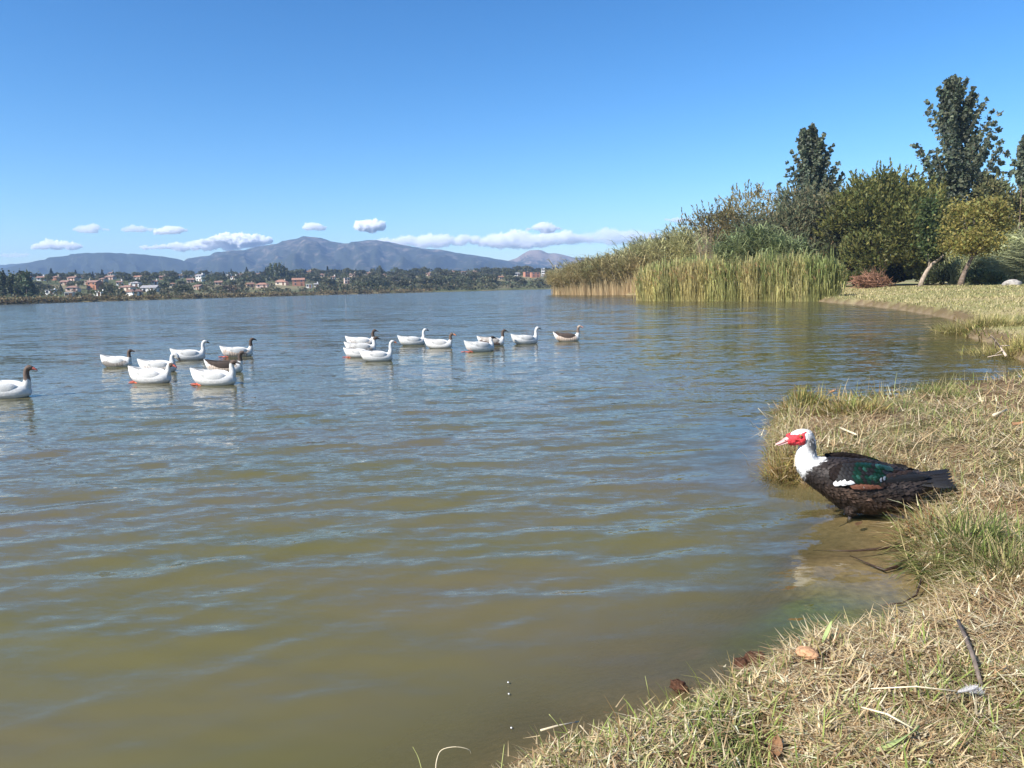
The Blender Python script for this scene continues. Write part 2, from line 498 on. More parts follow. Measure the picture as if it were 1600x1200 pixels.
def mat_water():
    m, n, l = new_mat('lake_water')
    o = n.new('ShaderNodeOutputMaterial')
    tc = n.new('ShaderNodeTexCoord')
    def ripple(sx, sy, rot, scale, seed, detail=3.0):
        mp = n.new('ShaderNodeMapping'); mp.inputs['Rotation'].default_value = (0, 0, rot); mp.inputs['Scale'].default_value = (sx, sy, 1)
        mp.inputs['Location'].default_value = (seed, seed * 1.7, 0)
        l.new(tc.outputs['Object'], mp.inputs['Vector'])
        t = n.new('ShaderNodeTexNoise'); t.inputs['Scale'].default_value = scale; t.inputs['Detail'].default_value = detail; t.inputs['Roughness'].default_value = 0.55
        l.new(mp.outputs[0], t.inputs['Vector'])
        s = n.new('ShaderNodeVectorMath'); s.operation = 'SUBTRACT'; s.inputs[1].default_value = (.5, .5, .5)
        l.new(t.outputs['Color'], s.inputs[0])
        return s.outputs[0]
    a1 = ripple(.32, 1.0, math.radians(-10), 12.0, 3.0)
    a2 = ripple(.45, 1.0, math.radians(8), 33.0, 13.0)
    a3 = ripple(.25, 1.0, math.radians(-6), 2.2, 23.0, 2.0)
    ar = n.new('ShaderNodeAttribute'); ar.attribute_name = 'ripple'
    ad = n.new('ShaderNodeAttribute'); ad.attribute_name = 'depth'
    af = n.new('ShaderNodeAttribute'); af.attribute_name = 'coarse'
    def scaled(v, f):
        s = n.new('ShaderNodeVectorMath'); s.operation = 'SCALE'; l.new(v, s.inputs[0])
        if isinstance(f, float): s.inputs['Scale'].default_value = f
        else: l.new(f, s.inputs['Scale'])
        return s.outputs[0]
    def add(u, v):
        s = n.new('ShaderNodeVectorMath'); s.operation = 'ADD'; l.new(u, s.inputs[0]); l.new(v, s.inputs[1]); return s.outputs[0]
    fm = n.new('ShaderNodeMath'); fm.operation = 'MULTIPLY'; fm.inputs[1].default_value = 0.55
    l.new(af.outputs['Fac'], fm.inputs[0])
    tot = add(add(scaled(a1, 0.48), scaled(a2, 0.38)), scaled(a3, fm.outputs[0]))
    tot = scaled(tot, ar.outputs['Fac'])
    ms = n.new('ShaderNodeVectorMath'); ms.operation = 'MULTIPLY'; ms.inputs[1].default_value = (0.55, 1.0, 0.0)
    l.new(tot, ms.inputs[0])
    g = n.new('ShaderNodeNewGeometry')
    nn = n.new('ShaderNodeVectorMath'); nn.operation = 'NORMALIZE'
    l.new(add(g.outputs['Normal'], ms.outputs[0]), nn.inputs[0])
    NRM = nn.outputs[0]
    # silty body colour, clearer where it is only a few centimetres deep
    t = n.new('ShaderNodeTexNoise'); t.inputs['Scale'].default_value = 0.55; t.inputs['Detail'].default_value = 3
    mp = n.new('ShaderNodeMapping'); mp.inputs['Scale'].default_value = (.6, 1.0, 1); l.new(tc.outputs['Object'], mp.inputs['Vector']); l.new(mp.outputs[0], t.inputs['Vector'])
    cr = n.new('ShaderNodeValToRGB'); cr.color_ramp.elements[0].position = .35; cr.color_ramp.elements[0].color = (.110, .103, .036, 1)
    cr.color_ramp.elements[1].position = .68; cr.color_ramp.elements[1].color = (.128, .107, .060, 1)
    l.new(t.outputs['Fac'], cr.inputs['Fac'])
    body = n.new('ShaderNodeBsdfDiffuse'); l.new(cr.outputs['Color'], body.inputs['Color'])
    clear = n.new('ShaderNodeBsdfTransparent'); clear.inputs['Color'].default_value = (.93, .90, .78, 1)
    ex = n.new('ShaderNodeMath'); ex.operation = 'MULTIPLY'; ex.inputs[1].default_value = -9.0; l.new(ad.outputs['Fac'], ex.inputs[0])
    e2 = n.new('ShaderNodeMath'); e2.operation = 'EXPONENT'; l.new(ex.outputs[0], e2.inputs[0])
    e3 = n.new('ShaderNodeMath'); e3.operation = 'MINIMUM'; e3.inputs[1].default_value = 0.97; l.new(e2.outputs[0], e3.inputs[0])
    mb = n.new('ShaderNodeMixShader'); l.new(e3.outputs[0], mb.inputs['Fac']); l.new(body.outputs[0], mb.inputs[1]); l.new(clear.outputs[0], mb.inputs[2])
    gl = n.new('ShaderNodeBsdfGlossy'); rg = n.new('ShaderNodeMapRange'); rg.inputs['To Min'].default_value = .035; rg.inputs['To Max'].default_value = .09; l.new(af.outputs['Fac'], rg.inputs['Value']); l.new(rg.outputs[0], gl.inputs['Roughness']); l.new(NRM, gl.inputs['Normal'])
    # Schlick reflectance, the same from above and below
    dt = n.new('ShaderNodeVectorMath'); dt.operation = 'DOT_PRODUCT'; l.new(NRM, dt.inputs[0]); l.new(g.outputs['Incoming'], dt.inputs[1])
    def mth(op, a, b=None):
        q = n.new('ShaderNodeMath'); q.operation = op
        for i_, v_ in enumerate((a, b)):
            if v_ is None: continue
            if isinstance(v_, float): q.inputs[i_].default_value = v_
            else: l.new(v_, q.inputs[i_])
        return q.outputs[0]
    om = mth('SUBTRACT', 1.0, mth('ABSOLUTE', dt.outputs['Value']))
    fr5 = mth('POWER', om, 5.0)
    fr = n.new('ShaderNodeMath'); fr.operation = 'MULTIPLY_ADD'; fr.inputs[1].default_value = .98; fr.inputs[2].default_value = .02; l.new(fr5, fr.inputs[0])
    mx = n.new('ShaderNodeMixShader'); l.new(fr.outputs[0], mx.inputs['Fac']); l.new(mb.outputs[0], mx.inputs[1]); l.new(gl.outputs[0], mx.inputs[2])
    l.new(mx.outputs[0], o.inputs['Surface'])
    return m
water = link('water', mesh_np('water', np.c_[WX, WY, H], WF[keep], mat_water(), smooth=True,
             extra={'depth': depth, 'ripple': rip, 'coarse': sstep(5, 30, wr)}))
tag(water, 'rippled muddy green lake water reflecting the blue sky', kind='structure')

# ------------------------------------------------------------------ mountains
def mat_mountain(rock_lo, rock_hi, bare):
    m, n, l = new_mat('mountain_slope')
    o = n.new('ShaderNodeOutputMaterial'); b = n.new('ShaderNodeBsdfPrincipled'); b.inputs['Roughness'].default_value = 1; b.inputs['Specular IOR Level'].default_value = 0
    a = n.new('ShaderNodeAttribute'); a.attribute_name = 'height'
    tc = n.new('ShaderNodeTexCoord')
    mp = n.new('ShaderNodeMapping'); mp.inputs['Scale'].default_value = (1, .45, 1.6); l.new(tc.outputs['Object'], mp.inputs['Vector'])
    t = n.new('ShaderNodeTexNoise'); t.inputs['Scale'].default_value = 0.022; t.inputs['Detail'].default_value = 9; t.inputs['Roughness'].default_value = .68
    l.new(mp.outputs[0], t.inputs['Vector'])
    t2 = n.new('ShaderNodeTexNoise'); t2.inputs['Scale'].default_value = 0.09; t2.inputs['Detail'].default_value = 5; l.new(mp.outputs[0], t2.inputs['Vector'])
    s = n.new('ShaderNodeMath'); s.operation = 'MULTIPLY_ADD'; s.inputs[1].default_value = bare; l.new(a.outputs['Fac'], s.inputs[0]); l.new(t.outputs['Fac'], s.inputs[2])
    mr = n.new('ShaderNodeMapRange'); mr.inputs['From Min'].default_value = rock_lo; mr.inputs['From Max'].default_value = rock_hi; l.new(s.outputs[0], mr.inputs['Value'])
    f = n.new('ShaderNodeMix'); f.data_type = 'RGBA'
    f.inputs[6].default_value = (.018, .024, .020, 1); f.inputs[7].default_value = (.20, .155, .125, 1)
    fa = n.new('ShaderNodeMix'); fa.data_type = 'RGBA'; fa.inputs[6].default_value = (.012, .016, .014, 1); fa.inputs[7].default_value = (.045, .05, .032, 1)
    l.new(t2.outputs['Fac'], fa.inputs[0]); l.new(fa.outputs[2], f.inputs[6])
    l.new(mr.outputs[0], f.inputs[0]); l.new(f.outputs[2], b.inputs['Base Color']); l.new(b.outputs[0], o.inputs['Surface'])
    return m

def mountain(profile, dist, back, front, seed, mat, label, rough=1.0):
    pr = np.array(profile, float)
    xs = np.arange(pr[0, 0], pr[-1, 0] + .1, 3.0)
    ys = np.interp(xs, pr[:, 0], pr[:, 1])
    ker = np.array([1, 2, 3, 2, 1]) / 9.0
    ys = np.convolve(np.pad(ys, 2, mode='edge'), ker, mode='valid')
    ys = ys + (fbm(xs * .11, xs * 0, 3, seed) - .5) * 2.2
    top = np.array([list(atd(px, py, dist)) for px, py in zip(xs, ys)])
    rows = np.concatenate([np.linspace(0, 1, 46), 1 + np.linspace(0, 1, 8)[1:]])
    V = []; Hh = []
    zmax = top[:, 2].max()
    for r in rows:
        if r <= 1:
            f = r ** 0.85
            d = dist - front * (1 - r)
            spur = (fbm(xs * .035 + 3, np.full_like(xs, r * 3.2), 4, seed + 5) - .5)
            z = top[:, 2] * f * (1 + 1.0 * rough * spur * (1 - r) * 1.6)
        else:
            d = dist + back * (r - 1); z = top[:, 2] * (2 - r) ** .9
        V.append(np.c_[top[:, 0] * d / dist, np.full_like(xs, d) + (fbm(xs * .05, xs * 0 + r * 4, 3, seed + 9) - .5) * front * .12, np.maximum(z, 0) - (6 if r in (0.0, 2.0) else 0)])
        Hh.append(np.clip(V[-1][:, 2] / zmax, 0, 1))
    V = np.concatenate(V); Hh = np.concatenate(Hh)
    n = len(xs); i = np.arange(len(rows) - 1)[:, None] * n + np.arange(n - 1)[None, :]
    F = np.stack([i, i + 1, i + n + 1, i + n], -1).reshape(-1, 4)
    o = link('mountain', mesh_np('mountain', V, F, mat, smooth=True, extra={'height': Hh}))
    return tag(o, label, kind='structure')
M_m1 = mat_mountain(.60, .80, .16)
M_m2 = mat_mountain(.68, .80, .06)
M_m3 = mat_mountain(.60, .74, .30)
mountain([(-320, 440), (-200, 436), (-60, 428), (0, 421), (20, 416), (70, 405), (115, 396.5), (150, 394.5), (215, 397), (260, 401), (283, 407), (320, 416), (380, 424)], 2750, 300, 700, 5, M_m2, 'low rounded wooded blue hill at the left end of the range')
mountain([(200, 424), (270, 412), (290, 405), (340, 395), (390, 389), (430, 381.5), (450, 374.5), (475, 369), (500, 371.5), (520, 377.5), (538, 381), (560, 377), (590, 375), (620, 381), (650, 386.5), (690, 391), (720, 396), (750, 400.5), (775, 404), (800, 409), (840, 416), (900, 420)], 3100, 400, 1100, 15, M_m1, 'broad blue mountain with two rounded summits beyond the town')
mountain([(760, 416), (790, 409), (805, 404), (818, 396), (826, 391.5), (836, 390), (846, 391), (858, 396.5), (870, 395), (880, 398), (892, 402), (910, 405), (940, 407), (1000, 409), (1150, 412)], 3350, 200, 400, 25, M_m3, 'small rocky tan peak right of the main mountain')
mountain([(-330, 424), (-100, 418), (0, 414), (30, 411.5), (52, 412), (90, 416), (160, 424)], 3650, 120, 200, 35, M_m2, 'pale distant ridge behind the left hill')
mountain([(880, 412), (905, 403), (930, 404), (980, 400), (1050, 402), (1200, 405), (1500, 403), (1900, 408)], 3650, 120, 200, 45, M_m2, 'pale distant ridge behind the reeds')

# ------------------------------------------------------------------ air
def haze_box():
    x0, x1, y0, y1, z0, z1 = -4000, 4000, -4000, 4000, -3.0, 246
    V = [(x0, y0, z0), (x1, y0, z0), (x1, y1, z0), (x0, y1, z0), (x0, y0, z1), (x1, y0, z1), (x1, y1, z1), (x0, y1, z1)]
    F = [(3, 2, 1, 0), (4, 5, 6, 7), (0, 1, 5, 4), (1, 2, 6, 5), (2, 3, 7, 6), (3, 0, 4, 7)]
    m, n, l = new_mat('air')
    o = n.new('ShaderNodeOutputMaterial'); v = n.new('ShaderNodeVolumePrincipled')
    v.inputs['Color'].default_value = (.42, .63, 1.0, 1); v.inputs['Density'].default_value = 1.8e-4; v.inputs['Anisotropy'].default_value = 0.0
    l.new(v.outputs[0], o.inputs['Volume'])
    return tag(link('haze', mesh_py('haze', V, F, m)), 'thin blue haze over the lake and hills', kind='stuff')
haze_box()

# ------------------------------------------------------------------ clouds
def mat_cloud(name, dens):
    m, n, l = new_mat(name)
    o = n.new('ShaderNodeOutputMaterial'); v = n.new('ShaderNodeVolumePrincipled')
    v.inputs['Color'].default_value = (1, 1, 1, 1); v.inputs['Density'].default_value = dens; v.inputs['Anisotropy'].default_value = .0
    l.new(v.outputs[0], o.inputs['Volume'])
    return m
M_cloud = {k: mat_cloud('cloud_vapour', d) for k, d in (('thick', .10), ('mid', .05), ('thin', .026), ('veil', .011))}
def cloud(px, py, w, h, dist, seed, label, thin=0.0, puffs=26, skew=0.0):
    r = np.random.default_rng(seed)
    c = atd(px, py, dist); u = dist / FPX
    parts = []
    for i in range(puffs):
        a = r.uniform(-1, 1)
        env = max(0.15, (1 - abs(a - skew * .5) ** 1.8))
        rad = h * (.28 + .30 * r.random()) * env ** .6
        zz = r.uniform(-.35, .55) * h * env * .6
        v, f = ico((0, 0, 0), 1, 3)
        v = np.array(v)
        n = fbm(v[:, 0] * 2.2 + i * 3, v[:, 1] * 2.2 + v[:, 2] * 2.9, 4, seed + i)
        v = v * (0.72 + .6 * n)[:, None] * np.array([1.5, 1.2, .85]) * rad
        v[:, 2] = np.where(v[:, 2] < -rad * .35, -rad * .35 + (v[:, 2] + rad * .35) * .3, v[:, 2])
        parts.append(([(p[0] + a * w * .46, p[1] + r.uniform(-.5, .5) * h, p[2] + zz) for p in v], f))
    V, F = join(parts)
    me = fuse(np.array(V), F, max(.9, h * .085), 2, .5)
    c3 = coords(me); nn = normals(me)
    c3 = (c3 + nn * ((fbm(c3[:, 0] * .30 + c3[:, 1] * .2, c3[:, 2] * .45 + c3[:, 1] * .2, 5, seed) - .5) * h * .50 + (fbm(c3[:, 0] * .9 + 7, c3[:, 2] * 1.2 + c3[:, 1] * .5, 3, seed + 2) - .5) * h * .34)[:, None]) * u
    me.vertices.foreach_set('co', c3.astype(np.float32).ravel()); me.update(); me.materials.append(M_cloud['thick' if thin < .03 else 'mid' if thin < .13 else 'thin' if thin < .25 else 'veil']); me.name = 'cloud'
    o = link('cloud', me)
    o.location = c
    o['thin'] = float(thin)
    return tag(o, label, 'cloud', 'low clouds over the horizon')
cloud(141, 359, 62, 12, 5600, 1, 'small flat white cloud high at the far left, leftmost of the upper three', .18, 18)
cloud(214, 359, 52, 11, 5600, 2, 'small wispy cloud, middle of the upper three on the left', .22, 16)
cloud(266, 361, 54, 14, 5600, 3, 'small white cloud, rightmost of the upper three on the left', .12, 18)
cloud(90, 386, 84, 16, 5900, 4, 'white cumulus cloud low above the left wooded hill', .05, 24)
cloud(318, 385, 205, 17, 6100, 5, 'long low white cumulus bank touching the left shoulder of the big mountain', .06, 46, .3)
cloud(370, 377, 110, 20, 6000, 6, 'taller billowing cumulus heads left of the big mountain summit', .0, 30, .2)
cloud(491, 356, 38, 12, 5600, 7, 'tiny isolated white cloud above the highest summit', .12, 14)
cloud(577, 354, 46, 20, 5600, 8, 'compact bright puffy cloud above the second summit', -.05, 20)
cloud(850, 358, 58, 13, 5600, 9, 'small bright cloud above the small rocky peak', .04, 18)
cloud(1060, 344, 48, 9, 5600, 10, 'small thin cloud beside the trees on the right', .2, 14)
cloud(670, 379, 210, 20, 6500, 11, 'long grey-white cloud bank behind the right slope of the big mountain', .14, 46)
cloud(830, 377, 200, 26, 6500, 12, 'broad soft cloud bank above the small rocky peak', .16, 46)
cloud(960, 373, 150, 24, 6700, 13, 'faint hazy cloud spreading above the reeds', .34, 36)
cloud(20, 399, 60, 9, 6500, 14, 'faint low cloud at the left edge over the pale ridge', .28, 14)
# ------------------------------------------------------------------ far shore: town and trees
M_leaf = mat_leaf('foliage', .40, vary=0.0)
M_leaf_far = mat_leaf('far_foliage', .2, vary=1.0)
M_bark = mat_plain('bark', (.16, .12, .09), .9, .1, .4, 6, .5)
M_bark_pale = mat_plain('pale_bark', (.34, .27, .21), .85, .1, .35, 5, .4)

def quads(C, size, aspect, up, rs, out=None):
    """leaf quads at centres C; up 0..1 biases the long side upwards; out = preferred long direction"""
    n = len(C)
    L = rs.normal(size=(n, 3))
    if out is not None: L = L * (1 - up) + out * up * 1.6
    else: L[:, 2] += up * 2.2
    L /= np.linalg.norm(L, axis=1, keepdims=True) + 1e-9
    R = rs.normal(size=(n, 3)); S = np.cross(L, R); S /= np.linalg.norm(S, axis=1, keepdims=True) + 1e-9
    s = (size * rs.uniform(.6, 1.35, n))[:, None]
    a = L * s; b = S * s * aspect * .5
    mid = C + a * .1
    V = np.stack([C - a * .5, mid + b, C + a * .5, mid - b], 1).reshape(-1, 3)
    F = np.arange(4 * n).reshape(n, 4)
    return V, F

def leaf_col(n, base, rs, vary=.35, warm=None, wfrac=0.0):
    c = np.array(base)[None, :] * rs.uniform(1 - vary, 1 + vary, n)[:, None]
    c[:, 0] *= rs.uniform(.85, 1.2, n)
    if warm is not None:
        k = rs.random(n) < wfrac
        c[k] = np.array(warm) * rs.uniform(.7, 1.25, k.sum())[:, None]
    return np.repeat(c, 4, axis=0)

def far_crown(kind, seed):
    rs = np.random.default_rng(seed)
    pts = []; cols = []
    if kind == 'round':
        for i in range(17):
            d = rs.normal(size=3); d /= np.linalg.norm(d); d[2] = abs(d[2]) * .9 - .15
            c = np.array([d[0] * .40, d[1] * .40, .58 + d[2] * .33])
            pts.append(c + rs.normal(size=(34, 3)) * np.array([.10, .10, .075])); cols.append(np.full(34, rs.uniform(.75, 1.25)))
        sz, up, base = .12, .1, (.085, .092, .044)
    elif kind == 'poplar':
        for i in range(22):
            t = rs.uniform(.1, 1); rad = .15 * (math.sin(min(1, t * 1.12) * math.pi * .92) ** .6 + .05)
            a = rs.uniform(0, 6.28)
            pts.append(np.array([math.cos(a) * rad * .6, math.sin(a) * rad * .6, t * .96]) + rs.normal(size=(22, 3)) * np.array([.035, .035, .07])); cols.append(np.full(22, rs.uniform(.75, 1.25)))
        sz, up, base = .085, .6, (.095, .112, .055)
    elif kind == 'cypress':
        t = rs.random(300); rad = .10 * (1 - t) ** .7 + .01; a = rs.uniform(0, 6.28, 300)
        pts.append(np.c_[np.cos(a) * rad, np.sin(a) * rad, t]); cols.append(rs.uniform(.7, 1.2, 300)); sz, up, base = .09, .7, (.026, .036, .022)
    elif kind == 'conifer':
        for lv in np.linspace(.12, .98, 15):
            n = int(34 * (1.1 - lv)) + 5; a = rs.uniform(0, 6.28, n); rad = (.30 * (1 - lv) + .02) * np.sqrt(rs.random(n))
            pts.append(np.c_[np.cos(a) * rad, np.sin(a) * rad, lv - rad * .25]); cols.append(np.full(n, rs.uniform(.7, 1.2)))
        sz, up, base = .10, .05, (.030, .040, .026)
    else:   # scrub
        for i in range(12):
            a = rs.uniform(0, 6.28); q = rs.uniform(0, .42)
            pts.append(np.array([math.cos(a) * q, math.sin(a) * q, rs.uniform(.15, .62)]) + rs.normal(size=(24, 3)) * .11); cols.append(np.full(24, rs.uniform(.7, 1.3)))
        sz, up, base = .14, .4, (.125, .092, .048)
    P = np.concatenate(pts); k = np.concatenate(cols)
    V, F = quads(P, np.full(len(P), sz), .75, up, rs)
    c = leaf_col(len(P), base, rs, .25) * np.repeat(k, 4)[:, None]
    return mesh_np('crown_' + kind, V, F, M_leaf_far, c)
FAR = {k: [far_crown(k, s * 10 + i) for s in range(1, 4)] for i, k in enumerate(['round', 'poplar', 'cypress', 'conifer', 'scrub'])}
_tv, _tf = tube([(0, 0, -.08), (.01, 0, .2), (0, .01, .5)], [.035, .028, .016], 5)
FAR_TRUNK = mesh_py('trunk', _tv, _tf, M_bark)

def march(px, py):
    """where the pixel's ray meets the far slope"""
    d = ray(px, py)
    ys = np.linspace(190, 1400, 600); t = ys / d.y
    X = d.x * t; Z = EYE + d.z * t
    T = terrain(X, ys)
    k = np.argmax(T > Z)
    if not (T > Z).any(): k = int(np.argmin(Z - T))
    return X[k], ys[k], T[k]

# ---- houses: (px, base py, width px, storeys, wall, roof, roof type, description)
WALLS = {'white': (.78, .76, .72), 'cream': (.66, .57, .44), 'pink': (.62, .46, .38), 'brick': (.40, .19, .12), 'grey': (.45, .44, .43), 'tan': (.46, .37, .27)}
ROOFS = {'terracotta': (.26, .16, .125), 'orange': (.33, .18, .125), 'grey': (.30, .29, .29), 'brown': (.24, .14, .09), 'flat': (.55, .53, .5)}
M_wall = {k: mat_plain('wall_' + k, v, .9, .1, .10, .7) for k, v in WALLS.items()}
M_roof = {k: mat_plain('roof_' + k, v, .85, .15, .25, 1.8) for k, v in ROOFS.items()}
M_dark = mat_plain('window_glass', (.03, .035, .045), .15, .5, .2, 1)
M_frame = mat_plain('window_frame', (.5, .48, .45), .6)
M_door = mat_plain('door_wood', (.16, .08, .045), .6)

def box(x0, x1, y0, y1, z0, z1):
    V = [(x0, y0, z0), (x1, y0, z0), (x1, y1, z0), (x0, y1, z0), (x0, y0, z1), (x1, y0, z1), (x1, y1, z1), (x0, y1, z1)]
    return V, [(3, 2, 1, 0), (4, 5, 6, 7), (0, 1, 5, 4), (1, 2, 6, 5), (2, 3, 7, 6), (3, 0, 4, 7)]

def roof_mesh(w, d, z, kind, h):
    e = .35
    if kind == 'flat':
        a = box(-w / 2 - .1, w / 2 + .1, -d / 2 - .1, d / 2 + .1, z, z + .3); return a
    x0, x1, y0, y1 = -w / 2 - e, w / 2 + e, -d / 2 - e, d / 2 + e
    if kind == 'hip':
        k = min(w, d) / 2 * .9
        V = [(x0, y0, z), (x1, y0, z), (x1, y1, z), (x0, y1, z), (x0 + k, 0, z + h), (x1 - k, 0, z + h)]
        F = [(0, 1, 5, 4), (1, 2, 5), (2, 3, 4, 5), (3, 0, 4), (3, 2, 1, 0)]
    else:
        V = [(x0, y0, z), (x1, y0, z), (x1, y1, z), (x0, y1, z), (x0, 0, z + h), (x1, 0, z + h),
             (x0, y0, z - .18), (x1, y0, z - .18), (x1, y1, z - .18), (x0, y1, z - .18)]
        F = [(0, 1, 5, 4), (2, 3, 4, 5), (6, 9, 8, 7), (0, 6, 7, 1), (2, 8, 9, 3), (0, 4, 3, 9, 6), (1, 7, 8, 2, 5)]
    return V, F

HOUSES = []
def house(px, py, wpx, st, wall, roof, kind, label, rz=None):
    X, Y, Z = march(px, py)
    w = wpx * .70 * Y / FPX; d = max(4.0, w * .72); hs = 1.85
    rr = random.Random(int(px * 31 + py))
    rot = math.radians(rr.uniform(-24, 24)) if rz is None else math.radians(rz)
    o = empty('house', (X, Y + d / 2, Z - .4), rot, label, 'house', 'houses of the town on the far shore')
    H = .4 + hs * st; rh = 0 if kind == 'flat' else min(w, d) * .23
    V, F = box(-w / 2, w / 2, -d / 2, d / 2, -1.2, H - .02)
    if kind == 'gable':
        V2 = [(-w / 2 + .003, -d / 2 + .01, H - .05), (-w / 2 + .003, d / 2 - .01, H - .05), (-w / 2 + .003, 0, H + rh * .86), (w / 2 - .003, -d / 2 + .01, H - .05), (w / 2 - .003, d / 2 - .01, H - .05), (w / 2 - .003, 0, H + rh * .86)]
        F2 = [(0, 2, 1), (3, 4, 5)]
        V, F = join([(V, F), (V2, F2)])
    link('wall', mesh_py('wall', V, F, M_wall[wall]), o)
    V, F = roof_mesh(w, d, H, kind, rh)
    rf = link('roof', mesh_py('roof', V, F, M_roof[roof]), o)
    if rr.random() < .6:
        V, F = box(w * .2, w * .2 + .6, d * .05, d * .05 + .6, H + rh * .3, H + rh + .9)
        link('chimney', mesh_py('chimney', V, F, M_wall['white' if wall == 'white' else 'tan']), rf)
    nw = max(2, int(w / 3))
    for s in range(st):
        for i in range(nw):
            x = -w / 2 + w * (i + .5) / nw
            z0 = .4 + hs * s + .75
            dr = (s == 0 and i == nw // 2)
            V, F = box(x - .55, x + .55, -d / 2 - .05, -d / 2 + .1, z0 - (.75 if dr else .06), z0 + 1.05)
            if dr:
                link('door', mesh_py('door', V, F, M_door), o)
            else:
                f = link('window', mesh_py('window', V, F, M_frame), o)
                V, F = box(x - .46, x + .46, -d / 2 - .09, -d / 2 - .052, z0 + .02, z0 + .97)
                link('pane', mesh_py('pane', V, F, M_dark), f)
    HOUSES.append((px, py, wpx, Y, label, H + rh))
    return o

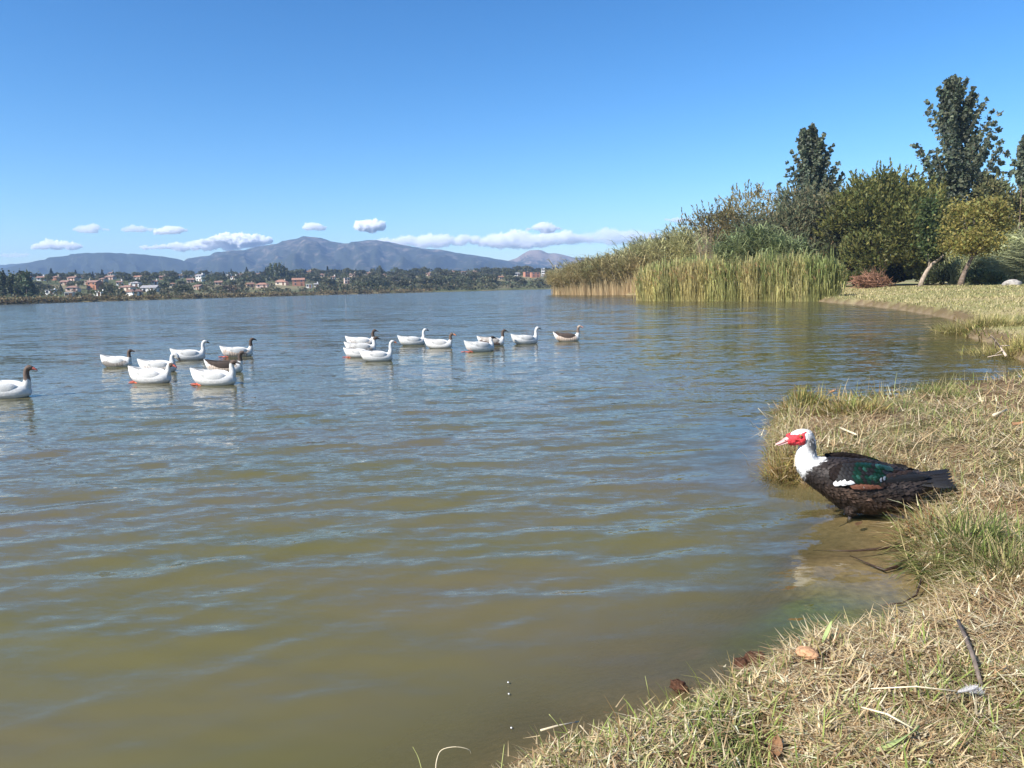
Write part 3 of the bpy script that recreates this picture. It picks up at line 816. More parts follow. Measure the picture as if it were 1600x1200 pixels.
HL = [
 # front left quarter
 (207, 463, 26, 1, 'white', 'terracotta', 'gable', 'white gabled house with terracotta roof, lowest by the water on the left', 62),
 (196, 455, 30, 1, 'cream', 'terracotta', 'hip', 'cream house with terracotta hip roof right behind the lowest white gabled house'),
 (232, 456, 34, 1, 'white', 'grey', 'gable', 'long white house with pale grey roof beside the lowest white gabled house'),
 (209, 448, 22, 1, 'white', 'grey', 'hip', 'small house with grey hip roof above the lowest white gabled house'),
 (145, 453, 26, 2, 'brick', 'terracotta', 'gable', 'two storey brick house with terracotta roof in the left half of town'),
 (111, 456, 25, 1, 'pink', 'terracotta', 'hip', 'pink house with terracotta hip roof under the dark pines on the left'),
 (100, 446, 18, 1, 'tan', 'terracotta', 'gable', 'tan house with a brown red roof above the pink hip roofed house'),
 (112, 439, 20, 1, 'pink', 'terracotta', 'gable', 'pinkish house with low terracotta roof in the upper left rows'),
 (171, 437, 18, 1, 'pink', 'terracotta', 'gable', 'pale house with flat looking terracotta roof below the white tower house'),
 (215, 437, 17, 1, 'white', 'orange', 'gable', 'small white house with bright orange roof left of centre of the town'),
 (172, 431, 11, 2, 'cream', 'terracotta', 'hip', 'tall narrow cream house rising above the upper left trees'),
 (62, 439, 15, 1, 'white', 'terracotta', 'gable', 'small white house with reddish roof right of the left poplars'),
 (8, 441, 11, 1, 'white', 'grey', 'flat', 'tiny flat white house at the left edge'),
 (86, 438, 13, 1, 'brick', 'terracotta', 'hip', 'small reddish hip roofed house between the upper left pines'),
 (253, 437, 13, 1, 'brick', 'terracotta', 'gable', 'small brick house with terracotta roof above the long white house'),
 (296, 442, 15, 1, 'pink', 'terracotta', 'gable', 'pink house with terracotta roof in the middle left of the town'),
 (312, 440, 15, 2, 'white', 'grey', 'gable', 'two storey white house with grey roof in the middle left of the town'),
 (332, 427, 20, 1, 'white', 'grey', 'hip', 'wide white house with grey hip roof on the town skyline'),
 (355, 428, 17, 1, 'white', 'flat', 'flat', 'bright white flat roofed house on the town skyline'),
 (408, 450, 25, 1, 'pink', 'orange', 'hip', 'pink house with orange hip roof close to the water right of the brown bushes'),
 (439, 446, 24, 1, 'cream', 'orange', 'hip', 'cream house with large orange hip roof left of centre'),
 (389, 449, 16, 1, 'tan', 'brown', 'gable', 'tan house with brown roof left of the pink orange roofed house'),
 (340, 446, 15, 1, 'tan', 'terracotta', 'gable', 'small tan house with terracotta roof behind the brown bushes'),
 (402, 429, 16, 1, 'cream', 'terracotta', 'hip', 'cream hip roofed house high on the skyline left of centre'),
 (376, 429, 15, 1, 'white', 'terracotta', 'gable', 'white house with low terracotta roof high on the skyline'),
 (147, 431, 12, 1, 'white', 'grey', 'hip', 'small white house with grey roof among the skyline pines'),
 (77, 461, 18, 1, 'white', 'grey', 'flat', 'low grey and white shed near the left waterline'),
 (154, 463, 18, 1, 'white', 'flat', 'flat', 'low flat white shed near the water left of the little poplars'),
 (105, 466, 16, 1, 'cream', 'flat', 'flat', 'low cream wall like shed near the left waterline'),
 (309, 453, 16, 1, 'tan', 'terracotta', 'gable', 'tan house with faded roof behind the scrub in the middle left'),
 (135, 445, 12, 1, 'cream', 'terracotta', 'hip', 'small cream house left above the two storey brick house'),
 (185, 446, 11, 1, 'white', 'terracotta', 'gable', 'tiny white house with terracotta roof above the cream hip roofed house'),
 # middle
 (438, 444, 20, 1, 'white', 'orange', 'hip', 'white house with orange hip roof behind the large orange roofed cream house'),
 (465, 447, 26, 2, 'brick', 'orange', 'gable', 'two storey orange brick house left of the white sheds'),
 (482, 450, 11, 1, 'white', 'flat', 'flat', 'small white flat roofed shed right of the orange brick house'),
 (493, 449, 9, 1, 'white', 'grey', 'gable', 'tiny white shed with grey roof right of the small white flat shed'),
 (482, 427, 10, 2, 'pink', 'brown', 'gable', 'narrow pink house on the skyline beside the cypress'),
 (541, 444, 11, 2, 'pink', 'grey', 'flat', 'lone pale pink block among the dark trees in the middle'),
 (551, 433, 13, 1, 'pink', 'terracotta', 'gable', 'small pink house among the trees above the lone pale block'),
 (502, 433, 11, 1, 'cream', 'terracotta', 'hip', 'small cream hip roofed house among the trees right of the cypress'),
 (574, 427, 15, 1, 'tan', 'brown', 'gable', 'tan house with brown roof on the skyline in the middle'),
 (615, 425, 10, 1, 'white', 'grey', 'flat', 'small white box house on the skyline in the middle'),
 (645, 427, 15, 1, 'tan', 'brown', 'hip', 'tan house with low brown hip roof on the skyline right of the white box house'),
 (586, 421, 10, 1, 'white', 'terracotta', 'gable', 'tiny white house at the very top of the skyline in the middle'),
 (704, 426, 14, 1, 'pink', 'orange', 'gable', 'pink house with orange roof left of the pair on the right skyline'),
 (724, 423, 12, 1, 'white', 'orange', 'hip', 'white house with orange roof in the middle of the right skyline'),
 (738, 425, 17, 1, 'brick', 'orange', 'gable', 'brick house with broad orange roof on the right skyline'),
 (762, 427, 11, 1, 'tan', 'brown', 'hip', 'small tan house right of the broad orange roof'),
 # right
 (823, 433, 12, 2, 'brick', 'terracotta', 'flat', 'small brick block left of the big unfinished brick building'),
 (836, 434, 19, 2, 'brick', 'orange', 'flat', 'big blocky orange brick building near the right end of the far shore'),
 (849, 432, 7, 3, 'white', 'flat', 'flat', 'narrow white tower house next to the reeds'),
 (808, 431, 10, 1, 'white', 'grey', 'gable', 'small white house left of the brick blocks on the right'),
 (783, 437, 12, 1, 'tan', 'brown', 'gable', 'tan roof half hidden in the trees toward the right end of the far shore'),

 # little far ones
 (26, 438, 9, 1, 'cream', 'terracotta', 'hip', 'tiny cream house just right of the left poplar tops'),
 (48, 437, 9, 1, 'white', 'terracotta', 'gable', 'tiny white house between the left poplars and the pines'),
 (128, 436, 9, 1, 'white', 'terracotta', 'hip', 'tiny white house below the tall cream tower house'),
 (160, 441, 10, 1, 'cream', 'terracotta', 'gable', 'tiny cream house above the two storey brick house'),
 (240, 445, 11, 1, 'white', 'terracotta', 'gable', 'little white house upslope of the long grey roofed one'),
 (268, 449, 12, 1, 'cream', 'brown', 'hip', 'little cream brown roofed house right of the long grey roofed one'),
 (280, 433, 10, 1, 'white', 'terracotta', 'gable', 'tiny white house on the skyline left of the wide white house'),
 (306, 431, 9, 1, 'cream', 'terracotta', 'hip', 'tiny cream skyline house left of the wide white house'),
 (365, 437, 11, 1, 'white', 'terracotta', 'hip', 'little white house under the flat white skyline house'),
 (420, 438, 9, 1, 'white', 'grey', 'gable', 'tiny white house in the trees above the pink waterside house'),
 (520, 437, 9, 1, 'white', 'terracotta', 'gable', 'tiny white house in the trees left of the pink block'),
 (600, 433, 9, 1, 'cream', 'terracotta', 'hip', 'tiny cream house deep in the middle woods'),
 (670, 431, 9, 1, 'pink', 'terracotta', 'gable', 'tiny pink house deep in the woods right of the middle'),
]
SHORT = ['lowest white gabled house', 'cream house behind the lowest gable', 'long white grey roofed house', 'small grey hip roofed house', 'two storey brick red house', 'pink house under the pines', 'tan house above the pink one', 'pinkish upper row house', 'flat red roofed pale house', 'little orange roofed white house', 'tall narrow cream house', 'white house beside the left poplars', 'tiny left edge house', 'reddish house between the pines', 'small brick house upslope', 'pink middle left house', 'two storey grey roofed house', 'wide white skyline house', 'flat white skyline house', 'pink waterside orange roofed house', 'large orange hip roofed house', 'tan brown roofed house', 'small tan house behind scrub', 'cream skyline hip roofed house', 'white skyline red roofed house', 'white house among skyline pines', 'low grey waterside shed', 'flat white shed by little poplars', 'cream waterside shed', 'faded roofed tan house', 'small cream left hip house', 'tiny white red roofed house', 'white house behind large orange roof', 'two storey orange brick house', 'small white flat shed', 'tiny grey roofed shed', 'narrow pink cypress house', 'lone pale pink block', 'small pink house in trees', 'small cream house near cypress', 'tan middle skyline house', 'small white box house', 'tan hip roofed skyline house', 'tiny topmost white house', 'pink right skyline house', 'white right skyline house', 'brick house with broad roof', 'small tan house beside broad roof', 'small brick block', 'big orange brick building', 'narrow white tower house', 'white house left of brick blocks', 'half hidden tan roof', 'tiny cream left poplar house', 'tiny house between poplars and pines', 'tiny white house below the tower', 'tiny cream upslope house', 'little white upslope house', 'little cream brown roofed house', 'tiny white left skyline house', 'tiny cream left skyline house', 'little white house below the skyline', 'tiny white house in the trees', 'tiny white house left of block', 'tiny cream woods house', 'tiny pink woods house']
for h in HL: house(*h)

# ---- trees of the far slope
HP = np.array([(h[0], h[1], h[2], h[3]) for h in HOUSES])
def blocks_house(px, py, wpx, hpx, Y):
    for hx, hy, hw, hY in HP:
        if Y < hY + 4 and abs(px - hx) < (wpx * .34 + hw * .40) and py - hpx < hy - 3.0 and py > hy - 12:
            return True
    return False
def nearest_house(px, py):
    d = np.abs(HP[:, 0] - px) + 2 * np.abs(HP[:, 1] - py)
    return int(np.argmin(d))
KWORD = {'round': ('broadleaf_tree', 'rounded dark green tree', 'tree'), 'poplar': ('poplar_tree', 'slim columnar poplar', 'tree'), 'cypress': ('cypress_tree', 'dark pointed cypress', 'tree'),
         'conifer': ('pine_tree', 'dark conical conifer', 'tree'), 'scrub': ('scrub_bush', 'low tawny brown bush', 'bush')}
N_FAR = 0
used_lab = {}
FARREC = []
def far_tree(kind, X, Y, h, wide=1.0, label=None, group=None, rs=random, where=None):
    global N_FAR
    Z = float(terrain([X], [Y])[0])
    nm, word, cat = KWORD[kind]
    px, py, _ = project([(X, Y, Z)]); px = float(px[0]); py = float(py[0])
    o = empty(nm, (X, Y, Z), rs.uniform(0, 6.28))
    if label is None:
        hi = nearest_house(px, py); hs = HOUSES[hi]
        side = 'left of' if px < hs[0] - hs[2] * .4 else ('right of' if px > hs[0] + hs[2] * .4 else ('in front of' if Y < hs[3] else 'behind'))
        label = word; group = nm.replace('_', ' ') + 's ' + side + ' the ' + SHORT[hi]
        where = side + ' the ' + SHORT[hi]
    tag(o, label, cat, group)
    FARREC.append((px, o, word, group, where))
    c = link('crown', rs.choice(FAR[kind]), o); c.scale = (h * wide, h * wide, h); c.location = (0, 0, 0 if kind != 'round' else h * -.04)
    t = link('trunk', FAR_TRUNK, o); t.scale = (h * .8, h * .8, h)
    N_FAR += 1
    return o
# poplar rows
pr = random.Random(3)
for i, px in enumerate([2, 9, 18, 24, 30, 37, 43, 47]):
    X, Y, Z = march(px, 470.5 - pr.random() * 3)
    far_tree('poplar', X, Y, (42 + pr.uniform(-8, 5)) * Y / FPX, 1.15, 'tall poplar in the dense clump at the left end of the far shore', 'dense clump at the left end of the far shore', pr)
for i, px in enumerate([165, 170, 175, 180, 185, 190, 193]):
    X, Y, Z = march(px, 464.5)
    far_tree('poplar', X, Y, pr.uniform(12, 17) * Y / FPX, 1.1, 'small pale poplar in the short row by the water beside the white gabled house', 'short pale row by the water', pr)
for px, hh in [(420, 22), (424, 26), (432, 28), (438, 27), (444, 24), (449, 20), (435, 22)]:
    X, Y, Z = march(px, 440)
    far_tree('poplar', X, Y, hh * Y / FPX, 1.1, 'tall poplar in the group on the skyline left of the cypresses', 'skyline group left of the cypresses', pr)
for px, hh in [(590, 15), (594, 18), (597, 15)]:
    X, Y, Z = march(px, 434)
    far_tree('poplar', X, Y, hh * Y / FPX, 1.1, 'slim poplar of the three standing together in the middle of the far woods', 'middle of the far woods', pr)
for px, base, hh, lab in [(478, 424, 11, 'thin dark cypress on the skyline, leftmost of the three spikes'), (492, 425, 12, 'dark cypress on the skyline right of the narrow pink house'), (512, 424, 15, 'tallest thin cypress spike on the skyline under the second summit'),
                    (545, 422, 8, 'short dark cypress on the skyline, left one of a pair'), (556, 422, 10, 'dark cypress on the skyline, right one of a pair')]:
    X, Y, Z = march(px, base)
    far_tree('cypress', X, Y, hh * Y / FPX, 1.3, lab, 'cypresses on the skyline', pr)
for px, base, hh, lab in [(35, 432, 10, 'small conifer sticking out of the skyline above the left poplars'), (81, 436, 17, 'tall conical conifer on the left skyline'), (119, 434, 14, 'dark conifer on the skyline right of the tall left one'),
                    (145, 430, 11, 'conifer on the skyline left of the tall cream house'), (160, 432, 14, 'broad dark conifer on the skyline beside the tall cream house'), (386, 430, 15, 'dark conifer on the skyline right of the big white houses'), (416, 432, 14, 'conifer just left of the skyline poplars')]:
    X, Y, Z = march(px, base)
    far_tree('conifer', X, Y, hh * Y / FPX, 1.25, lab, 'conifers on the skyline', pr)
# the wooded slope between the houses
tries = 0
placed = []
while N_FAR < 290 and tries < 4000:
    tries += 1
    px = pr.uniform(-6, 866); hor = 468.2 - .024 * px
    f = pr.random() ** 0.85
    base_lo = float(np.interp(px, [0, 400, 560, 860], [471, 461, 457, 449.0])); base_hi = float(np.interp(px, [0, 200, 400, 860], [434, 431, 428, 424]))
    py = base_lo + (base_hi - base_lo) * f
    X, Y, Z = march(px, py)
    hpx = pr.uniform(11, 17) * np.interp(f, [0, 1], [1.25, .75])
    wide = pr.uniform(.95, 1.4)
    if px < 560 and blocks_house(px, py, hpx * wide, hpx, Y) or blocks_house(px, py, hpx * wide, hpx, Y) and pr.random() < .9: continue
    if any(abs(px - q[0]) < hpx * .38 and abs(py - q[1]) < 2.5 for q in placed): continue
    placed.append((px, py))
    k = 'round'
    if pr.random() < .10: k = 'conifer'; wide = 1.1
    if px > 290 and px < 400 and f < .28: k = 'scrub'
    if 440 < px < 500 and f < .15: k = 'scrub'
    far_tree(k, X, Y, hpx * Y / FPX, wide, rs=pr)

# every far tree says which one it is
NUM = ['', 'one', 'two', 'three', 'four', 'five', 'six', 'seven', 'eight', 'nine', 'ten', 'eleven', 'twelve', 'thirteen', 'fourteen', 'fifteen', 'sixteen', 'seventeen', 'eighteen', 'nineteen', 'twenty']
ORD = ['leftmost', 'second from left', 'third from left', 'fourth from left', 'fifth from left', 'sixth from left', 'seventh from left', 'eighth from left', 'ninth from left', 'tenth from left', 'eleventh from left', 'twelfth from left', 'thirteenth from left', 'fourteenth from left', 'fifteenth from left', 'sixteenth from left']
byg = {}
for r0 in FARREC: byg.setdefault(r0[3], []).append(r0)
PLUR = {'rounded dark green tree': 'rounded trees', 'slim columnar poplar': 'poplars', 'dark conical conifer': 'conifers', 'low tawny brown bush': 'tawny bushes', 'dark pointed cypress': 'cypresses'}
for gname, rec in byg.items():
    if rec[0][4] is None and len({q[1]['label'] for q in rec}) == len(rec): continue
    rec.sort(key=lambda q: q[0]); nn_ = len(rec)
    for i_, (px_, o_, word_, g_, where_) in enumerate(rec):
        place_ = where_ or g_
        if nn_ == 1: s_ = word_ + ' on the far shore ' + place_
        else:
            rk = 'rightmost' if i_ == nn_ - 1 else ORD[min(i_, 15)]
            s_ = rk + ' of ' + NUM[min(nn_, 20)] + ' ' + PLUR[word_] + ' ' + (place_ if where_ else 'in the ' + place_)
        ws = s_.split()
        if len(ws) > 16: ws = [q for q in ws if q not in ('rounded', 'dark')]
        if len(ws) > 16: ws = [q for q in ws if q != 'the']
        o_['label'] = ' '.join(ws[:16])

# woodland mass and shore scrub that nobody could count
def far_stuff(name, n, sampler, base, size, label, warm=None, wf=0):
    rs = np.random.default_rng(len(name) + n)
    P, s = sampler(rs, n)
    m = 26
    C = np.repeat(P, m, 0) + rs.normal(size=(len(P) * m, 3)) * np.repeat(s, m)[:, None] * np.array([.36, .36, .24]) + np.array([0, 0, 1]) * np.repeat(s, m)[:, None] * .42
    V, F = quads(C, np.repeat(s, m) * size, .75, .15, rs)
    c = leaf_col(len(C), base, rs, .3, warm, wf) * np.repeat(np.repeat(rs.uniform(.7, 1.3, len(P)), m), 4)[:, None]
    return tag(link(name, mesh_np(name, V, F, M_leaf, c)), label, kind='stuff')
def samp_wood(rs, n):
    y = rs.uniform(230, 1000, n * 3); a = rs.uniform(-.72, .12, n * 3); x = a * y
    z, s = terrain(x, y, True)
    px, py, _ = project(np.c_[x, y, z])
    ok = s > np.where(px > 540, 2, 12)
    hp = np.array([(h[0], h[1], h[2], h[3]) for h in HOUSES])
    for hx, hy, hw, hY in hp:
        ok &= ~((y < hY + 8) & (np.abs(px - hx) < hw * .42 + 1.5) & (py > hy - 6) & (py < hy + 8))
    x, y, z = x[ok][:n], y[ok][:n], z[ok][:n]
    return np.c_[x, y, z], rs.uniform(2.6, 4.6, len(x)) * np.interp(y, [200, 900], [.75, 1.35])
far_stuff('woodland', 2600, samp_wood, (.085, .088, .042), .34, 'dense dark evergreen woods filling the far slope', (.15, .115, .065), .12)
def samp_ridge(rs, n):
    y = rs.uniform(560, 1150, n); a = rs.uniform(-.75, .14, n); x = a * y
    return np.c_[x, y, terrain(x, y)], rs.uniform(3.2, 5.2, n)
far_stuff('woodland', 900, samp_ridge, (.062, .072, .038), .34, 'dark line of trees along the top of the far slope')
def samp_shore(rs, n):
    t = rs.uniform(0, 1, n); px = -40 + t * 720
    d = np.interp(px, [-40, 0, 100, 200, 300, 400, 500, 600, 700], [199, 206, 228, 252, 278, 302, 328, 352, 372])
    d = d + rs.uniform(.5, 9, n); x = (px - 800) / 1200 * d
    return np.c_[x, d, np.maximum(terrain(x, d), .0)], rs.uniform(.8, 1.7, n)
far_stuff('reeds', 800, samp_shore, (.16, .14, .065), .42, 'tawny reed fringe along the far waterline', (.26, .19, .09), .45)
# ------------------------------------------------------------------ right hand wood: trees and bushes beyond the lawn
def crown_mesh(name, P, size, aspect, up, base, seed, vary=.3, warm=None, wf=0, clump=None, out=None):
    rs = np.random.default_rng(seed)
    V, F = quads(P, np.full(len(P), size), aspect, up, rs, out)
    c = leaf_col(len(P), base, rs, vary, warm, wf)
    if clump is not None: c = c * np.repeat(clump, 4)[:, None]
    return mesh_np(name, V, F, M_leaf, c)

def ground_z(x, y): return float(terrain([x], [y])[0])

def poplar(px, dist, top_py, lean, seed, label, spread=1.0, n_br=85, base=(.125, .150, .092)):
    """white poplar: leader, ascending limbs, leaf bunches along every limb"""
    rs = np.random.default_rng(seed)
    x0 = (px - 800) / FPX * dist; z0 = ground_z(x0, dist)
    top = atd(px, top_py, dist).z - z0
    o = empty('poplar_tree', (x0, dist, z0), 0, label, 'tree')
    lead = [np.array([lean * (t ** 2) * top + .25 * math.sin(t * 5), .1 * math.sin(t * 4), t * top]) for t in np.linspace(-.02, .97, 12)]
    parts = [tube(lead, np.linspace(.02, .002, 12) * top + .01, 7)]
    P = []; K = []
    for i in range(n_br):
        t = .14 + .84 * rs.random() ** 1.0
        b = np.array([np.interp(t, np.linspace(-.02, .97, 12), [q[k] for q in lead]) for k in range(3)])
        az = rs.uniform(0, 6.28)
        L = top * (.36 * (1 - t) ** .78 + .03) * rs.uniform(.55, 1.25) * spread
        d = np.array([math.cos(az), math.sin(az) * .9, rs.uniform(.8, 1.4) + .5 * t]); d /= np.linalg.norm(d)
        pts = [b + d * L * s + np.array([lean * .5 * s * s * L, 0, .18 * s * s * L]) for s in np.linspace(0, 1, 5)]
        if i % 3 == 0: parts.append(tube(pts, np.linspace(.045, .012, 5) * (1.2 - t), 4))
        br = rs.uniform(.75, 1.3)
        for s in np.linspace(.25, 1.0, 8):
            c = b + d * L * s + np.array([lean * .5 * s * s * L, 0, .18 * s * s * L])
            n = 19
            P.append(c + rs.normal(size=(n, 3)) * np.array([.25, .25, .25]) * (1.2 - .75 * s) * (.62 + .55 * (1 - t)) * top / 17); K.append(np.full(n, br * rs.uniform(.85, 1.15)))
    V, F = join(parts)
    link('trunk', mesh_py('trunk', V, F, M_bark_pale, True), o)
    P = np.concatenate(P); K = np.concatenate(K)
    link('crown', crown_mesh('crown', P, .30 * top / 17, .85, .05, base, seed + 1, .3, (.20, .22, .17), .16, K), o)
    return o

def bush(px, dist, top_py, wpx, seed, label, base, warm=None, wf=0.1, size=.62, aspect=.34, n=9000, cat='bush', name='tamarisk_bush', lump=16, droop=0.0, hollow=.55, foot=None, lean=0.0, low=0):
    """many stems from the foot, feathery sprays pointing out and up in uneven lumps"""
    rs = np.random.default_rng(seed)
    x0 = (px - 800) / FPX * dist; z0 = ground_z(x0, dist)
    h = atd(px, top_py, dist).z - z0; w = wpx * dist / FPX
    o = empty(name, (x0, dist, z0), 0, label, cat)
    parts = []
    for i in range(9):
        az = i * .7 + rs.uniform(-.2, .2); q = rs.uniform(.15, .6)
        tip = np.array([math.cos(az) * w * .42 * q, math.sin(az) * w * .36 * q, h * rs.uniform(.5, .8)])
        parts.append(tube([tip * s * np.array([s, s, 1]) + np.array([.12 * math.cos(az), .12 * math.sin(az), -.1]) for s in np.linspace(0, 1, 6)], np.linspace(.10, .02, 6) * h / 8, 5))
    V, F = join(parts)
    link('trunk', mesh_py('trunk', V, F, M_bark, True), o)
    n = int(n * 1.55); size = size * .76
    lumps = []
    for i in range(lump):
        d = rs.normal(size=3); d /= np.linalg.norm(d); d[2] = abs(d[2]) * 1.1 - .35
        lumps.append((np.array([d[0] * w * .36, d[1] * w * .30, h * ((.26 + .45 * abs(d[2])) if (low or i % 4 == 0) else (.50 + .38 * d[2]))]), rs.uniform(.14, .27)))
    P = []; K = []; O = []
    per = n // lump
    for c, rad in lumps:
        k = rs.uniform(.72, 1.28)
        d = rs.normal(size=(per, 3)); d /= np.linalg.norm(d, axis=1, keepdims=True)
        rr = (hollow + (1 - hollow) * rs.random(per) ** .6)
        sub = 0.78 + .5 * fbm(d[:, 0] * 2.3 + c[0], d[:, 1] * 2.3 + d[:, 2] * 1.9 + c[2], 3, seed)
        q = c + d * (rr * sub)[:, None] * rad * np.array([w, w * .85, h * .95])
        P.append(q); K.append(k * rs.uniform(.85, 1.15, per)); O.append(d * .6 + np.array([lean, 0, .55 - droop]))
    P = np.concatenate(P); K = np.concatenate(K); O = np.concatenate(O)
    # loose sprays breaking the outline
    ctr_ = np.array([0, 0, h * .45]); far_ = np.linalg.norm((P - ctr_) / np.array([w, w, h]), axis=1)
    cand = np.argsort(-far_)[: len(P) // 4]; pick = rs.choice(cand, int(len(P) / 75))
    for q in pick:
        d = O[q] / (np.linalg.norm(O[q]) + 1e-9) + rs.normal(0, .22, 3) + np.array([lean * .5, 0, .35]); d /= np.linalg.norm(d)
        L_ = h * rs.uniform(.05, .15); t_ = np.linspace(.1, 1, 13)[:, None]
        P = np.concatenate([P, P[q] + d * L_ * t_ + rs.normal(size=(13, 3)) * .06 * (1.2 - t_) * h / 8]); K = np.concatenate([K, np.full(13, K[q])]); O = np.concatenate([O, np.tile(d, (13, 1))])
    ok = P[:, 2] > .05
    P, K, O = P[ok], K[ok], O[ok]
    O /= np.linalg.norm(O, axis=1, keepdims=True)
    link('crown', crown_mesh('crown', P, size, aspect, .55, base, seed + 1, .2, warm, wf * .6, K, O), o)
    return o

# tall poplars
poplar(1272, 92, 205, -.04, 101, 'tall dark poplar with pointed twin tips at the left of the wood', 1.05, 150)
poplar(1490, 84, 136, -.045, 102, 'tallest poplar, open dark crown with tip high above the small golden tree', 1.12, 150)
poplar(1592, 92, 212, .0, 103, 'dark poplar top cut by the right edge of the picture', .6, 90)
poplar(1440, 88, 290, -.12, 104, 'shorter poplar leaning left beside the tallest one', 1.0, 90)
# feathery bushes, left to right
bush(1126, 112, 346, 80, 111, 'small dark grey-green bush at the left end of the wood behind the canes', (.12, .13, .08), (.17, .15, .09), (.2), .62, .34, 6000)
bush(1192, 104, 292, 245, 112, 'wide olive brown tamarisk at the left of the wood', (.20, .175, .075), (.29, .23, .10), .2, .62, .32, 16000)
bush(1260, 90, 280, 195, 113, 'tall grey-green tamarisk in front of the left poplar', (.155, .165, .092), (.23, .18, .10), .14, .62, .30, 17000, lump=20)
bush(1378, 82, 272, 205, 114, 'largest rounded olive green bush in the middle of the wood', (.145, .155, .048), (.24, .22, .06), .20, .58, .40, 28000, lump=34)
bush(1300, 84, 342, 70, 115, 'dark shadowed bush between the grey tamarisk and the largest bush', (.085, .095, .042), (.20, .13, .065), .12, .58, .40, 9000)
bush(1448, 80, 318, 60, 116, 'slender yellowish green bush with vine leaves behind the pale leaning trunk', (.14, .165, .06), (.2, .21, .08), .2, .5, .5, 7000)
bush(1586, 80, 250, 165, 117, 'pale willow with yellow green leaves at the right edge', (.20, .21, .095), (.27, .26, .13), .2, .60, .42, 15000, name='willow_tree', cat='tree')
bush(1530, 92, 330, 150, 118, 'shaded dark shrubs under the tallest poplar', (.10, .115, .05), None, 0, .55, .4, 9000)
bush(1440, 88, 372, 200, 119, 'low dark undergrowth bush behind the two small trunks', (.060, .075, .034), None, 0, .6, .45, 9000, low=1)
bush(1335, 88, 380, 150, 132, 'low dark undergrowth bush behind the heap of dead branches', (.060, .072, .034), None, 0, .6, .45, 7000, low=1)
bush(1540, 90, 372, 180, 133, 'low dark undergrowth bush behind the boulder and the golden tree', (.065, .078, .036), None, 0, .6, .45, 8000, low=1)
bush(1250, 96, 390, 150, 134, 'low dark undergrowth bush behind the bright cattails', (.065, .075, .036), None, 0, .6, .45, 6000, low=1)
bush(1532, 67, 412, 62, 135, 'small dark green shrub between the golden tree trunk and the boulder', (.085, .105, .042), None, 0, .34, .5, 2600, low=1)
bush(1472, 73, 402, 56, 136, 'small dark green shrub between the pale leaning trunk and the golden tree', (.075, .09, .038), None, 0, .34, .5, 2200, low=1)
bush(1345, 74, 420, 60, 131, 'low green bush at the foot of the largest olive bush', (.085, .100, .030), (.15, .14, .04), .2, .30, .45, 2600)

# small golden tree
def small_tree(px, dist, foot_py, fork, crown_px, seed, label, base, warm, wf):
    rs = np.random.default_rng(seed)
    f = atd(px, foot_py, dist); z0 = ground_z(f.x, dist)
    o = empty('ornamental_tree', (f.x, dist, z0), 0, label, 'tree')
    k = atd(fork[0], fork[1], dist); rel = np.array([k.x - f.x, 0, k.z - z0])
    parts = [tube([rel * t + np.array([.35 * math.sin(t * 2.6) * -.5, 0, -.12 * (t == 0)]) for t in np.linspace(0, 1, 7)], [.30, .23, .20, .18, .17, .15, .13], 8)]
    cx, cy, cw, ch = crown_px
    c = atd(cx, cy, dist); cc = np.array([c.x - f.x, 0, c.z - z0]); W = cw * dist / FPX / 2; Hh = ch * dist / FPX / 2
    P = []; K = []
    for i in range(26):
        d = rs.normal(size=3); d /= np.linalg.norm(d); d[2] = d[2] * .9 + .1
        tip = cc + d * np.array([W, W * .9, Hh]) * rs.uniform(.55, .85)
        parts.append(tube([rel + (tip - rel) * s for s in np.linspace(0, 1, 4)], [.08, .05, .03, .015], 4))
        n = 300
        P.append(tip + rs.normal(size=(n, 3)) * np.array([W * .19, W * .19, Hh * .16])); K.append(np.full(n, rs.uniform(.8, 1.25)))
    V, F = join(parts); link('trunk', mesh_py('trunk', V, F, M_bark, True), o)
    link('crown', crown_mesh('crown', np.concatenate(P), .26, .55, .1, base, seed + 1, .3, warm, wf, np.concatenate(K)), o)
    return o
small_tree(1500, 65, 452, (1522, 400), (1521, 358, 112, 104), 141, 'small golden green umbrella tree with a leaning brown trunk on the lawn', (.21, .20, .055), (.29, .235, .07), .35)

# pale leaning trunk with a thin upright stem and a vine leaf column
def leaning_trunk():
    d = 69; f = atd(1437, 452, d); z0 = ground_z(f.x, d)
    o = empty('leaning_tree', (f.x, d, z0), 0, 'pale bare leaning trunk with thin stem and leafy green top on the lawn edge', 'tree')
    def rel(px, py): q = atd(px, py, d); return (q.x - f.x, 0, q.z - z0)
    V, F = tube([(0, 0, -.15), rel(1441, 438), rel(1448, 424), rel(1456, 413), rel(1466, 406), rel(1474, 399)], [.24, .2, .17, .15, .12, .08], 8)
    link('trunk', mesh_py('trunk', V, F, M_bark_pale, True), o)
    V, F = tube([rel(1451, 420), rel(1452, 410), rel(1450, 398), rel(1450, 380), rel(1448, 350)], [.09, .08, .07, .06, .03], 6)
    link('stem', mesh_py('stem', V, F, M_bark_pale, True), o)
    rs = np.random.default_rng(5)
    P = np.concatenate([np.array(rel(1449 + rs.uniform(-7, 7), y)) + rs.normal(size=(60, 3)) * np.array([.35, .4, .3]) for y in np.linspace(315, 396, 24)])
    link('crown', crown_mesh('crown', P, .30, .8, 0, (.075, .105, .036), 6, .35, (.14, .17, .06), .2), o)
leaning_trunk()

